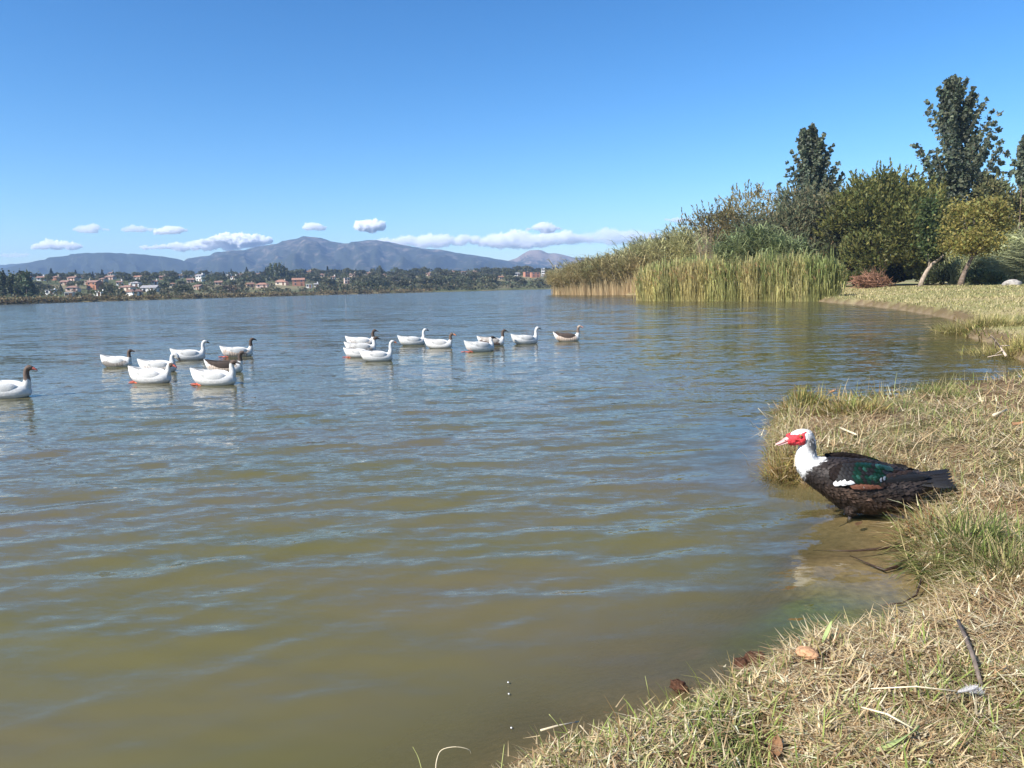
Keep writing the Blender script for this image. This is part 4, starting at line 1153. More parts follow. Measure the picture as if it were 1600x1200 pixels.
# heap of dead twigs
def twig_heap():
    rs = np.random.default_rng(9); d = 68; f = atd(1362, 455, d); z0 = ground_z(f.x, d)
    o = empty('brush_pile', (f.x, d, z0), 0, 'heap of dry red brown cut branches leaning against the largest bush', 'brush pile')
    Vs = []; parts = []
    for i in range(420):
        a = rs.uniform(0, 6.28); b = np.array([math.cos(a) * rs.uniform(0, 1.5), math.sin(a) * rs.uniform(0, 1.2), rs.uniform(0, 1.0)])
        az = rs.uniform(0, 6.28); el = rs.uniform(-.2, 1.2); L = rs.uniform(.5, 1.5)
        top = b + L * np.array([math.cos(az) * math.cos(el), math.sin(az) * math.cos(el), math.sin(el)])
        top[2] = max(.05, min(top[2], 2.6 - abs(top[0] + .2) * 1.1))
        parts.append(tube([b, (b + top) / 2 + rs.normal(size=3) * .12, top], [.035, .025, .01], 3))
    V, F = join(parts)
    t = link('twigs', mesh_py('twigs', V, F, mat_plain('dead_twigs', (.25, .135, .085), .9, .1, .4, 2)), o)
    t['kind'] = 'stuff'
twig_heap()

def rock():
    d = 60; f = atd(1580, 455, d); z0 = ground_z(f.x, d)
    V, F = ico((0, 0, 0), 1, 4); V = np.array(V)
    n = fbm(V[:, 0] * 1.5 + 4, V[:, 1] * 1.5 + V[:, 2] * 1.7, 4, 3)
    V = V * (0.75 + .5 * n)[:, None] * np.array([.72, .5, .42]); V[:, 2] += .08
    o = link('boulder', mesh_np('boulder', V, np.array(F), mat_plain('pale_rock', (.36, .33, .29), .9, .1, .3, 6, .5), smooth=False)); o.location = (f.x, d, z0)
    tag(o, 'pale grey white boulder lying at the edge of the lawn by the right bushes', 'boulder')
rock()

# ------------------------------------------------------------------ reeds and canes
def reed_bed(name, label, pts, n, hgt, base_col, top_col, leaf_top, seed, lean=(.1, 0), width=.035, leaves=7, leaf_len=.8, plume=0.0, plume_col=(.3, .2, .12), zb=-.05, s0=.30, spread=1.0, rise=1.0, alt=None, altf=.35):
    """stalks standing in a strip (list of (x,y) spine points with half depth), strap leaves along the upper stalk"""
    rs = np.random.default_rng(seed)
    S = np.array(pts, float)
    seg = rs.integers(0, len(S) - 1, n * 1) if len(S) > 2 else np.zeros(n, int)
    t = rs.random(n)
    q = S[seg] * (1 - t)[:, None] + S[seg + 1] * t[:, None]
    x = q[:, 0] + rs.normal(size=n) * .1; y = q[:, 1] + rs.uniform(0, 1, n) * q[:, 2]
    h = q[:, 3] * hgt * rs.uniform(.62, 1.08, n) * (0.55 + .68 * fbm(x * .5, y * .5, 3, seed) + .26 * fbm(x * 2.2, y * 1.2, 2, seed + 3))
    z = np.maximum(terrain(x, y), zb)
    lx = rs.normal(lean[0], .12, n) + np.where(rs.random(n) < .06, rs.normal(0, .35, n), 0); ly = rs.normal(lean[1], .08, n)
    B = np.c_[x, y, z]
    def pos(s): return B + np.c_[lx * h * s ** 2, ly * h * s ** 2, h * s * (1 - .06 * s)]
    ka = np.clip((fbm(x * .7 + 3, y * .7, 3, seed + 11) - .5) * 3.0 + altf + rs.normal(0, .25, n), 0, 1)[:, None] if alt else np.zeros((n, 1))
    mixc = lambda i_, c_: np.array(c_)[None] * (1 - ka) + np.array(alt[i_] if alt else c_)[None] * ka
    CB, CT, CL = mixc(0, base_col), mixc(1, top_col), mixc(2, leaf_top)
    bt = rs.uniform(.70, 1.25, n) * (.62 + .76 * fbm(x * .9, y * .9, 3, seed + 5))
    Vs = []; Fs = []; Cs = []; off = 0
    lv = [0, .35, .7, 1.0]
    ang = rs.uniform(-.6, .6, n); sx = np.cos(ang) * width / 2; sy = np.sin(ang) * width / 2
    L = []
    for s in lv:
        p = pos(s); k = (1.0 if s < 1 else .3)
        L.append((p - np.c_[sx, sy, 0 * sx] * k, p + np.c_[sx, sy, 0 * sx] * k))
    for i in range(3):
        V = np.stack([L[i][0], L[i][1], L[i + 1][1], L[i + 1][0]], 1).reshape(-1, 3)
        Vs.append(V); Fs.append(np.arange(4 * n).reshape(n, 4) + off); off += 4 * n
        c0 = (CB * (1 - lv[i]) + CT * lv[i]) * bt[:, None]; c1 = (CB * (1 - lv[i + 1]) + CT * lv[i + 1]) * bt[:, None]
        C = np.stack([c0, c0, c1, c1], 1).reshape(-1, 3); Cs.append(C)
    for j in range(leaves):
        s = rs.uniform(s0, 1.0, n) ** .8
        p = pos(s); az = rs.uniform(0, 6.28, n); ll = leaf_len * rs.uniform(.6, 1.3, n)
        w = width * rs.uniform(.6, 1.2, n)
        dr = np.c_[np.cos(az) + lean[0] * 2.5, np.sin(az), np.zeros(n)]
        up = rs.uniform(.5, 1.6, n)
        dr = dr * spread; up = up * rise
        m = p + dr * (ll * .45)[:, None] + np.c_[0 * ll, 0 * ll, ll * .42 * up]
        e = p + dr * (ll * .95)[:, None] + np.c_[0 * ll, 0 * ll, ll * .42 * up * rs.uniform(.1, 1.5, n)]
        sd = np.c_[-np.sin(az), np.cos(az), np.zeros(n)] * w[:, None] + np.array([0, 0, .3]) * w[:, None]
        V = np.stack([p - sd * .6, p + sd * .6, m + sd, m - sd, m - sd, m + sd, e + sd * .12, e - sd * .12], 1).reshape(-1, 3)
        Vs.append(V); Fs.append(np.arange(8 * n).reshape(2 * n, 4) + off); off += 8 * n
        mixv = np.clip((s - .25) / .75 + rs.normal(0, .18, n), 0, 1)[:, None]
        c = (CB * (1 - mixv) + CL * mixv) * (bt * rs.uniform(.5, 1.4, n))[:, None]
        Cs.append(np.repeat(c, 8, axis=0))
    if plume:
        k = rs.random(n) < plume; p = pos(1.0)[k]; m = len(p)
        for jj in range(3):
            a = rs.uniform(0, 6.28, m); e = p + np.c_[np.cos(a) * .12 + lx[k], np.sin(a) * .12, np.full(m, .38)]
            sd = np.c_[np.full(m, width * 1.3), np.zeros(m), np.zeros(m)]
            mm = (p + e) / 2
            V = np.stack([p - sd * .3, mm + sd, e, mm - sd], 1).reshape(-1, 3)
            Vs.append(V); Fs.append(np.arange(4 * m).reshape(m, 4) + off); off += 4 * m
            Cs.append(np.repeat(np.array(plume_col) * rs.uniform(.7, 1.3, m)[:, None], 4, axis=0))
    o = link(name, mesh_np(name, np.concatenate(Vs), np.concatenate(Fs), M_leaf, np.concatenate(Cs)))
    return tag(o, label, kind='stuff')
def strip(pxs, py, depth, hs):
    """spine points (x, y, depth, height factor) along a photo waterline"""
    out = []
    for i, p in enumerate(pxs):
        q = at(p, py[i] if isinstance(py, (list, tuple)) else py, 0)
        out.append((q.x, q.y, depth[i] if isinstance(depth, (list, tuple)) else depth, hs[i]))
    return out
dry = (.66, .49, .28); grn = (.105, .125, .045)
reed_bed('reeds', 'tall reeds with dry tan stems and green tops at the far tip of the point, left clump',
         strip([866, 900, 930, 962, 1003], [460.5, 461.0, 461.2, 461.0, 460.6], 7, [.62, .84, .95, 1.0, .9]), 2600, 5.0, dry, (.46, .42, .22), (.33, .335, .155), 201, (-.09, 0), .05, 7, 1.2, s0=.52, alt=((.50, .36, .2), (.50, .40, .22), (.42, .35, .18)), altf=.3)
reed_bed('reeds', 'tallest green canes with a domed top behind the yellow cattails',
         strip([975, 1010, 1050, 1085, 1108], [459.5, 460, 460, 460, 460], 9, [.82, 1.0, 1.1, 1.08, .86]), 3000, 6.0, (.58, .46, .26), (.44, .41, .2), (.39, .39, .185), 202, (-.06, 0), .055, 8, 1.4, s0=.40)
reed_bed('cattails', 'yellow green cattails standing in the water in front of the canes',
         strip([1008, 1060, 1110, 1160, 1205], [470.5, 470.8, 471, 471, 471], 4.5, [.92, .98, 1.02, 1.0, .95]), 4600, 2.15, (.60, .52, .22), (.56, .45, .22), (.52, .44, .19), 203, (.02, 0), .021, 8, .8, .3, (.46, .31, .15), s0=.02, spread=.28, rise=2.0, alt=((.36, .37, .13), (.24, .29, .095), (.22, .28, .09)), altf=.12)
reed_bed('cattails', 'bright green cattails at the right end of the reed bank beside the lawn',
         strip([1195, 1235, 1270, 1300, 1314], [471, 471.2, 471, 470.5, 470], 4.0, [.98, 1.05, .98, .8, .5]), 3600, 2.05, (.42, .41, .15), (.25, .29, .10), (.235, .285, .095), 204, (.03, 0), .021, 8, .8, .14, (.46, .31, .15), s0=.02, spread=.3, rise=2.0, alt=((.56, .46, .22), (.50, .40, .2), (.46, .38, .17)), altf=.25)
reed_bed('reeds', 'blue green feathery canes rising behind the bright cattails',
         strip([1150, 1190, 1230, 1262], [464.5, 464.5, 464.5, 465], 5, [.85, 1.0, .95, .7]), 1800, 4.6, (.30, .29, .13), (.25, .28, .13), (.245, .295, .135), 205, (-.04, 0), .06, 9, 1.2)
reed_bed('reeds', 'pale bank of giant canes leaning right at the right edge behind the boulder',
         [(41.0, 69, 3, .42), (43.5, 71, 5, .62), (47.0, 73, 7, .86), (52, 74, 7, 1.1)], 2300, 5.0, (.38, .38, .2), (.42, .44, .23), (.45, .47, .25), 206, (.22, .06), .06, 10, 1.2, s0=.08, rise=.8)
reed_bed('reeds', 'few bare dry grass stems standing behind the canes',
         strip([1098, 1108, 1118], [461, 461, 461], 3, [1, 1.1, 1.0]), 60, 6.4, (.36, .27, .18), (.36, .27, .18), (.36, .27, .18), 207, (0, 0), .04, 1, .6)
# ------------------------------------------------------------------ grass, straw and litter on the near bank
M_blade = mat_leaf('grass_blade', .30, rough=.6, spec=.15)

def blades(P, L, w, az, tilt, bend, col, segs=3, face=None, rs=rng):
    """curved tapering strips"""
    n = len(P)
    u = np.c_[np.cos(az), np.sin(az), np.zeros(n)]
    a2 = az + math.pi / 2 if face is None else face
    sd = np.c_[np.cos(a2), np.sin(a2), np.zeros(n)]
    V = np.empty((n, segs + 1, 2, 3))
    for i in range(segs + 1):
        t = i / segs
        th = tilt + bend * t * .5
        c = P + u * (L * t * np.sin(th))[:, None] + np.c_[0 * L, 0 * L, L * t * np.cos(th)]
        ww = (w * (1 - .88 * t ** 1.6) * .5)[:, None]
        V[:, i, 0] = c - sd * ww; V[:, i, 1] = c + sd * ww
    base = np.arange(n)[:, None] * (2 * (segs + 1))
    F = np.concatenate([np.stack([base[:, 0] + 2 * i, base[:, 0] + 2 * i + 1, base[:, 0] + 2 * i + 3, base[:, 0] + 2 * i + 2], 1) for i in range(segs)])
    C = np.repeat(col, 2 * (segs + 1), axis=0)
    return V.reshape(-1, 3), F, C

def blade_obj(name, sets, label, kind='stuff', parent=None):
    V = []; F = []; C = []; o = 0
    for v, f, c in sets:
        V.append(v); F.append(f + o); C.append(c); o += len(v)
    ob = link(name, mesh_np(name, np.concatenate(V), np.concatenate(F), M_blade, np.concatenate(C)), parent)
    if label: tag(ob, label)
    if kind: ob['kind'] = kind
    return ob

def scatter(n, r0, r1, rs, smin=-.02, smax=99, az0=-.1, az1=1.0):
    r = np.exp(rs.uniform(math.log(r0), math.log(r1), n)); a = rs.uniform(az0, az1, n)
    x = r * np.sin(a); y = r * np.cos(a)
    z, s = terrain(x, y, True)
    ok = (s > smin) & (s < smax) & (z > -.02)
    return x[ok], y[ok], z[ok], s[ok]

def pal(n, cols, p, rs, vary=.25):
    c = np.array(cols)[rs.choice(len(cols), n, p=p)]
    return c * rs.uniform(1 - vary, 1 + vary, n)[:, None]

STRAW = [(.60, .46, .26), (.72, .60, .39), (.42, .28, .145), (.24, .15, .08), (.54, .47, .22)]
GREEN = [(.19, .24, .065), (.26, .29, .09), (.13, .18, .05), (.38, .37, .15)]
GOLD = [(.40, .30, .11), (.30, .24, .08), (.22, .23, .065), (.27, .17, .07)]

def bank_litter():
    rs = np.random.default_rng(301)
    x, y, z, s = scatter(205000, 1.25, 13, rs, .01)
    r = np.hypot(x, y)
    n1 = fbm(x * 1.1, y * 1.1, 3, 71)
    k = rs.random(len(x)) < np.where(y > 2.9, .8, 1.0) * np.where(n1 > .6, .55, 1)
    x, y, z, r = x[k], y[k], z[k], r[k]; n = len(x)
    pa = fbm(x * 1.7, y * 1.7, 3, 377); pb = fbm(x * 5.5, y * 5.5, 2, 379)
    k = rs.random(n) < .08 + .92 * sstep(.41, .56, .6 * pa + .4 * pb)
    x, y, z, r, pa, pb = x[k], y[k], z[k], r[k], pa[k], pb[k]; n = len(x)
    L = rs.uniform(.03, .15, n) * np.where(rs.random(n) < .06, 1.7, 1) * np.clip(r / 3, .8, 2.2)
    w = np.maximum(rs.uniform(.0022, .0062, n), r * .0010)
    az = rs.uniform(0, 6.28, n); tilt = np.radians(rs.normal(83, 8, n)); bend = rs.normal(.15, .35, n)
    c = pal(n, STRAW, [.34, .2, .26, .14, .06], rs)
    old = sstep(.50, .66, fbm(x * 2.4 + 9, y * 2.4, 3, 383))[:, None] * .75
    c = c * (1 - old) + c * np.array([.52, .44, .38]) * old
    A = blades(np.c_[x, y, z + rs.uniform(.0, .02, n)], L, w, az, tilt, bend, c, 1)
    # wads of chopped straw lying the same way
    x, y, z, s = scatter(13000, 1.25, 9, rs, .03)
    k = rs.random(len(x)) < .10 + .90 * sstep(.40, .56, .6 * fbm(x * 1.7, y * 1.7, 3, 377) + .4 * fbm(x * 5.5, y * 5.5, 2, 379)); x, y, z = x[k], y[k], z[k]; m = len(x); q = 15
    r = np.repeat(np.hypot(x, y), q); R0 = np.repeat(rs.uniform(.02, .055, m), q) * np.clip(r / 3, .8, 2); n = m * q
    X = np.repeat(x, q) + rs.normal(size=n) * R0; Y = np.repeat(y, q) + rs.normal(size=n) * R0
    Z = np.repeat(z + rs.uniform(0, .012, m), q) + rs.uniform(0, .022, n)
    tone = np.repeat(rs.uniform(.6, 1.3, m), q)[:, None]
    c2 = np.minimum(pal(n, STRAW + [(.40, .42, .17)], [.30, .30, .16, .08, .06, .10], rs, .2) * tone, .8)
    Bm = blades(np.c_[X, Y, Z], rs.uniform(.025, .085, n) * np.clip(r / 3, .8, 2), np.maximum(rs.uniform(.003, .0075, n), r * .0012), np.repeat(rs.uniform(0, 6.28, m), q) + rs.normal(0, .55, n), np.radians(rs.normal(82, 14, n)), rs.normal(.2, .5, n), c2, 1)
    return blade_obj('straw', [A, Bm], 'mat of dry mown straw covering the near bank')
bank_litter()

def bank_grass():
    rs = np.random.default_rng(302)
    x, y, z, s = scatter(200000, 1.25, 16, rs, .02)
    r = np.hypot(x, y)
    n1 = fbm(x * 1.1, y * 1.1, 3, 71); n2 = fbm(x * 3.3, y * 3.3, 3, 311)
    p = (.06 + .75 * np.where(y < 3.0, .45, 1) * sstep(.50, .63, n1) + .55 * sstep(.54, .7, n2) + .25 * sstep(2.0, 3.2, x - .35 * y + 1.2)) * np.where((y > 3.6) & (y < 9), .35, 1)
    k = rs.random(len(x)) < p * .75
    x, y, z, r = x[k], y[k], z[k], r[k]; n = len(x)
    L = rs.uniform(.03, .085, n) * np.clip(r / 4, .9, 1.6)
    w = np.maximum(rs.uniform(.0025, .005, n), r * .0009)
    c = pal(n, GREEN + [(.48, .40, .2)], [.25, .24, .15, .18, .18], rs)
    A = blades(np.c_[x, y, z - .005], L, w, rs.uniform(0, 6.28, n), np.radians(rs.uniform(5, 45, n)), rs.normal(.6, .5, n), c, 2)
    # broader fresh blades close to the camera
    x, y, z, s = scatter(6000, 1.25, 4.2, rs, .04)
    q = fbm(x * 2.2, y * 2.2, 2, 333) > .56
    x, y, z = x[q], y[q], z[q]; n = len(x)
    c = pal(n, [(.27, .33, .08), (.40, .42, .16), (.2, .27, .06)], [.4, .35, .25], rs, .2)
    B = blades(np.c_[x, y, z - .004], rs.uniform(.05, .12, n), rs.uniform(.004, .0075, n), rs.uniform(0, 6.28, n), np.radians(rs.uniform(10, 65, n)), rs.normal(.7, .4, n), c, 4)
    return blade_obj('grass', [A, B], 'short green and fading grass growing through the straw')
bank_grass()

def brim_grass():
    """longer golden grass on every brim of the bank, hanging over the water"""
    rs = np.random.default_rng(303)
    sets = []
    x, y, z, s = scatter(420000, 1.7, 30, rs, -.03, .30)
    r = np.hypot(x, y)
    tall = np.exp(-(((x - TUFT.x) / 1.3) ** 2 + ((y - TUFT.y) / 2.2) ** 2))
    q = at(1530, 520, .1)
    tall2 = np.exp(-(((x - q.x) / 2.5) ** 2 + ((y - q.y) / 4) ** 2))
    p = (.16 + .75 * tall + .5 * tall2) * np.where(s > .14, .35, 1)
    p = .5 * p * np.where((r < 3.4) & (y < 3.3), .16, 1) * np.where(np.hypot(x - POCKET.x, y - POCKET.y) < .55, .25, 1)
    k = rs.random(len(x)) < p
    x, y, z, s, r, tall, tall2 = x[k], y[k], z[k], s[k], r[k], tall[k], tall2[k]; n = len(x)
    e = .04
    gx = signed(x + e, y) - signed(x - e, y); gy = signed(x, y + e) - signed(x, y - e)
    out = np.arctan2(-gy, -gx) + rs.normal(0, .8, n)
    L = (rs.uniform(.06, .15, n) + .10 * tall * rs.random(n)) * np.clip(r / 7, 1, 2.0)
    w = np.maximum(rs.uniform(.003, .006, n), r * .0013)
    g = (fbm(x * 1.5, y * 1.5, 3, 343) > .5) | (tall2 > .4)
    c = pal(n, GOLD, [.3, .28, .22, .2], rs, .5)
    c2 = pal(n, [(.22, .24, .06), (.33, .31, .10), (.15, .19, .05), (.42, .34, .15)], [.3, .3, .2, .2], rs)
    c = np.where((g & (rs.random(n) < .7))[:, None], c2, c)
    sets.append(blades(np.c_[x, y, z - .01], L, w, out, np.radians(rs.uniform(0, 60, n)), rs.normal(1.0, .6, n), c, 3))
    # fine seed stems sticking up along the back of the promontory
    x, y, z, s = scatter(120000, 5, 11, rs, 0, .2, .25, .66)
    k = rs.random(len(x)) < .03
    x, y, z = x[k], y[k], z[k]; n = len(x); r = np.hypot(x, y)
    c = pal(n, [(.42, .34, .2), (.34, .3, .16), (.3, .33, .14)], [.4, .3, .3], rs)
    sets.append(blades(np.c_[x, y, z], rs.uniform(.14, .30, n), r * .0007, rs.uniform(0, 6.28, n), np.radians(rs.uniform(0, 22, n)), rs.normal(.5, .6, n), c, 4))
    return blade_obj('grass', sets, 'long golden grass along the brim of the bank leaning over the water')
brim_grass()

def lawn_grass():
    rs = np.random.default_rng(304)
    x, y, z, s = scatter(100000, 11, 75, rs, .30, 99, .1, .85)
    n = len(x); r = np.hypot(x, y)
    c = pal(n, [(.42, .36, .17), (.31, .29, .11), (.54, .45, .25), (.24, .23, .085)], [.36, .26, .26, .12], rs)
    return blade_obj('grass', [blades(np.c_[x, y, z - .01], rs.uniform(.04, .10, n) * np.clip(r / 24, 1, 1.8), r * .0010, rs.uniform(0, 6.28, n), np.radians(rs.uniform(10, 75, n)), rs.normal(.5, .4, n), c, 2)],
                     'pale mown lawn on the far side of the inlet')
lawn_grass()

def tuft(px, py, z0, n, rad, length, cols, p, label, seed, out=1.0, w=.0075, name='grass_tuft'):
    rs = np.random.default_rng(seed)
    c0 = at(px, py, z0)
    gz = max(0, ground_z(c0.x, c0.y))
    o = empty(name, (c0.x, c0.y, gz), 0, label, 'grass tuft')
    a = rs.uniform(0, 6.28, n); q = rad * np.sqrt(rs.random(n))
    x = np.cos(a) * q; y = np.sin(a) * q * .8
    zz = terrain(x + c0.x, y + c0.y) - gz
    c = pal(n, cols, p, rs, .5)
    S = blades(np.c_[x, y, np.maximum(zz, -.12) - .01], length * rs.uniform(.5, 1.15, n), np.maximum(w * rs.uniform(.6, 1.2, n), .0), a + rs.normal(0, .9, n), np.radians(np.clip(q / rad * 48 * out + rs.normal(8, 14, n), -10, 85)), rs.normal(.9, .5, n), c, 4)
    blade_obj('blades', [S], None, 'stuff', o)
    return o
SEDGE = [(.085, .125, .03), (.16, .195, .05), (.30, .29, .11), (.46, .37, .19)]
tuft(1510, 872, .08, 850, .24, .23, SEDGE, [.30, .26, .22, .22], 'big bright green sedge tuft on the bank corner below the tail of the duck', 401, 1.0, .006)
tuft(1580, 905, .10, 800, .22, .20, SEDGE, [.16, .24, .3, .30], 'yellowing grass tuft at the right edge beside the big green sedge tuft', 402, 1.0, .006)
tuft(1447, 850, .03, 260, .10, .20, [(.25, .12, .05), (.40, .32, .14), (.2, .24, .07)], [.3, .4, .3], 'thin tuft of rusty grass overhanging the sand in front of the big sedge tuft', 403)
tuft(1225, 742, .02, 550, .15, .17, GOLD, [.3, .25, .2, .25], 'rusty golden grass tuft in the water just under the bill of the duck', 404)
tuft(1330, 660, .12, 1000, .30, .17, GOLD + [(.19, .22, .06)], [.22, .24, .2, .14, .2], 'golden brown grass hummock behind the head of the duck', 405)
tuft(1250, 645, .10, 850, .22, .20, GOLD + [(.2, .25, .06)], [.18, .22, .2, .12, .28], 'tall yellow green grass hummock at the outermost tip of the promontory', 406)
tuft(1465, 622, .12, 700, .34, .20, [(.17, .21, .06), (.28, .28, .09), (.42, .34, .17)], [.4, .35, .25], 'green grass hummock on the neck of the promontory near the inlet', 407)
tuft(1532, 512, .1, 2600, 1.1, .34, [(.22, .23, .07), (.36, .32, .11), (.50, .40, .19)], [.25, .35, .4], 'yellow green hummock at the corner of the far bank', 408, 1.0, .012)
tuft(1588, 545, .1, 2400, .9, .34, [(.26, .26, .07), (.42, .34, .13), (.5, .4, .18)], [.35, .35, .3], 'straw yellow grass hummock where the inlet ends at the right edge', 409, 1.0, .010)

# ------------------------------------------------------------------ small things on the bank
def on_bank(px, py, lift=0.0):
    z = .12
    for _ in range(6):
        q = at(px, py, z); z = max(0.0, ground_z(q.x, q.y)) + .01
    q = at(px, py, z); return Vector((q.x, q.y, z + lift))

M_stick = mat_plain('grey_stick', (.17, .135, .11), .9, .1, .4, 30, .5)
M_pale_straw = mat_plain('pale_straw', (.66, .56, .38), .7, .2, .2, 20)
M_deadleaf = mat_plain('dead_leaf', (.40, .22, .11), .8, .2, .35, 25, .4)
M_root = mat_plain('wet_root', (.045, .025, .015), .5, .4, .4, 20, .4)
M_down = mat_plain('down', (.82, .81, .79), .9, .1, .1, 30)

def stick(name, pix, radii, mat, label, cat, lift=.012, seg=6):
    P = [on_bank(px, py, lift + (q[0] if q else 0)) for px, py, *q in pix]
    o = P[0]
    V, F = tube([tuple(p - o) for p in P], radii, seg)
    ob = link(name, mesh_py(name, V, F, mat, True)); ob.location = o
    return tag(ob, label, cat)
stick('stick', [(1496, 988, .03), (1508, 1018, .035), (1519, 1046, .03), (1532, 1080, .01)], [.006, .007, .007, .006], M_stick, 'dead grey stick lying on the straw at the lower right above the white feather', 'stick')
stick('straw_stem', [(1312, 677, .03), (1338, 688, .03)], [.009, .007], M_pale_straw, 'pale flattened straw stem lying behind the neck of the duck', 'straw')
stick('straw_stem', [(1552, 655, .02), (1573, 648, .03)], [.012, .009], M_pale_straw, 'short white straw piece on the bank near the right edge', 'straw')
stick('straw_stem', [(1345, 1128, .03), (1385, 1142, .035), (1425, 1156, .02)], [.002, .003, .002], M_pale_straw, 'long pale straw stem lying among the clippings at lower right', 'straw')
stick('straw_stem', [(1360, 1098, .03), (1430, 1100, .04), (1492, 1102, .03)], [.0018, .0022, .0018], M_pale_straw, 'thin straight straw stem pointing at the white feather', 'straw')
stick('straw_stem', [(845, 1162, .03), (870, 1155, .03), (905, 1143, .02)], [.003, .003, .002], M_pale_straw, 'white straw stem on the brim of the bank at the bottom', 'straw')

def water_branch(name, pts, radii, label, cat='branch', twigs=()):
    P = [at(px, py, z) for px, py, z in pts]; o = P[0]
    parts = [tube([tuple(p - o) for p in P], radii, 7)]
    for tp, tr in twigs:
        parts.append(tube([tuple(at(px, py, z) - o) for px, py, z in tp], tr, 5))
    V, F = join(parts)
    ob = link(name, mesh_py(name, V, F, M_root, True)); ob.location = o
    return tag(ob, label, cat)
water_branch('root', [(1446, 826, .05), (1425, 845, .03), (1400, 853, .022), (1370, 858, .010), (1330, 861, .002), (1270, 860, -.004)], [.016, .013, .010, .007, .004, .002], 'dark curved root reaching from the bank into the shallow water under the duck', 'root',
             [([(1416, 838, .05), (1418, 830, .05), (1428, 824, .06)], [.010, .009, .006])])
water_branch('root', [(1425, 868, .03), (1400, 886, .012), (1382, 891, .006), (1360, 882, .003), (1328, 868, -.002)], [.009, .008, .006, .004, .002], 'forked dark root lying on the wet sand below the larger curved root', 'root')
water_branch('root', [(1440, 905, .04), (1432, 930, .012), (1410, 942, .006), (1380, 945, .004)], [.005, .004, .003, .0015], 'thin rusty rootlet hanging from the sedge corner onto the sand', 'root')
water_branch('root', [(1475, 945, .03), (1450, 955, .012), (1420, 956, .008), (1395, 953, .004)], [.004, .003, .003, .0015], 'thin red rootlet on the sand beside the near bank', 'root')
M_twig = mat_plain('bleached_twig', (.5, .4, .3), .8, .2, .2, 20)
def twig():
    P = lambda a: [at(x, y, z) for x, y, z in a]
    main = P([(1572, 556, .10), (1562, 541, .22), (1553, 530, .35), (1548, 524, .42)]); o = main[0]
    parts = [tube([tuple(p - o) for p in main], [.02, .016, .012, .006], 5)]
    for a in ([(1562, 541, .22), (1570, 540, .25), (1578, 540, .2)], [(1566, 547, .18), (1558, 552, .1), (1553, 556, .05)], [(1566, 554, .1), (1552, 556, .08), (1543, 558, .06)], [(1555, 533, .32), (1556, 540, .2), (1555, 544, .12)]):
        parts.append(tube([tuple(p - o) for p in P(a)], [.011, .009, .006], 4))
    V, F = join(parts); ob = link('twig', mesh_py('twig', V, F, M_twig, True)); ob.location = o
    tag(ob, 'bleached forked twig sticking out over the water where the inlet ends', 'twig')
twig()

def leaf(px, py, L, W, rz, mat, label, cat='leaf', curl=.3, lift=.015, name='fallen_leaf'):
    p = on_bank(px, py, lift)
    V = []; F = []
    for i, t in enumerate(np.linspace(0, 1, 9)):
        w = W * math.sin(math.pi * min(1, t * .93 + .05)) ** .8 / 2
        for j, s in enumerate((-1, -.5, 0, .5, 1)):
            V.append((L * (t - .5), s * w, curl * W * (s * s) * .6 + .15 * L * curl * math.sin(t * 4 + s) + curl * L * (t - .5) ** 2))
    for i in range(8):
        for j in range(4):
            a = i * 5 + j; F.append((a, a + 5, a + 6, a + 1))
    me = mesh_py(name, V, F, mat, True)
    ob = link(name, me); ob.location = p; ob.rotation_euler = (random.uniform(-.2, .2), random.uniform(-.3, .1), rz)
    so = ob.modifiers.new('thickness', 'SOLIDIFY'); so.thickness = .0012
    return tag(ob, label, cat)
def lump(name, px, py, size, sq, mat, label, cat, seed, lift=0.0, rough=.6):
    V, F = ico((0, 0, 0), 1, 4); V = np.array(V)
    d = .55 + rough * fbm(V[:, 0] * 1.8 + seed, V[:, 1] * 1.8 + V[:, 2] * 2.3, 4, seed) + .25 * fbm(V[:, 0] * 6 + seed, V[:, 1] * 6 + V[:, 2] * 7, 3, seed + 1)
    V = V * d[:, None] * np.array(sq) * size
    ob = link(name, mesh_np(name, V, np.array(F), mat, smooth=True)); ob.location = on_bank(px, py, lift); ob.rotation_euler = (0, .15, seed * .7)
    return tag(ob, label, cat)
lump('stone', 1262, 1030, .030, (1.35, .8, .62), mat_plain('orange_stone', (.44, .25, .135), .8, .2, .35, 40, .6), 'orange brown stone on the brim of the near bank beside the broad green blade', 'stone', 3, .02)
M_peat = mat_plain('peat', (.085, .042, .025), .95, .1, .5, 60, .8)
lump('turf_clod', 1180, 1036, .030, (1.3, .9, .8), M_peat, 'red brown turf clod nearest the orange stone on the brim', 'clod', 5, .01, 1.1)
lump('turf_clod', 1160, 1043, .024, (1.1, .9, .8), M_peat, 'second red brown turf clod left of the orange stone on the brim', 'clod', 7, .01, 1.1)
lump('turf_clod', 1062, 1078, .020, (1.4, .9, .7), M_peat, 'small dark turf clod on the brim left of the pair of red brown clods', 'clod', 8, .01, 1.1)
leaf(1212, 1185, .07, .035, 1.2, mat_plain('brown_leaf', (.22, .12, .06), .8, .2, .3, 25, .4), 'dark brown folded leaf at the bottom edge among straw', curl=.6, lift=.02)
leaf(1342, 820, .05, .03, .4, mat_plain('wet_leaf', (.10, .055, .025), .5, .4, .3, 25, .4), 'dark wet leaf on the sand just below the duck', curl=.3, lift=.004)
leaf(1592, 668, .12, .06, .3, M_deadleaf, 'orange dead leaf on the bank at the right edge', curl=.4, lift=.02)
leaf(1300, 642, .10, .055, .8, M_deadleaf, 'brown leaf lying on the golden hummock', curl=.5, lift=.16)
M_gl = mat_plain('green_blade', (.33, .40, .15), .5, .3, .2, 20)
leaf(1292, 1005, .085, .013, 1.0, M_gl, 'broad pale green grass blade standing beside the orange brown leaf', 'grass blade', .2, .04, 'blade_of_grass')
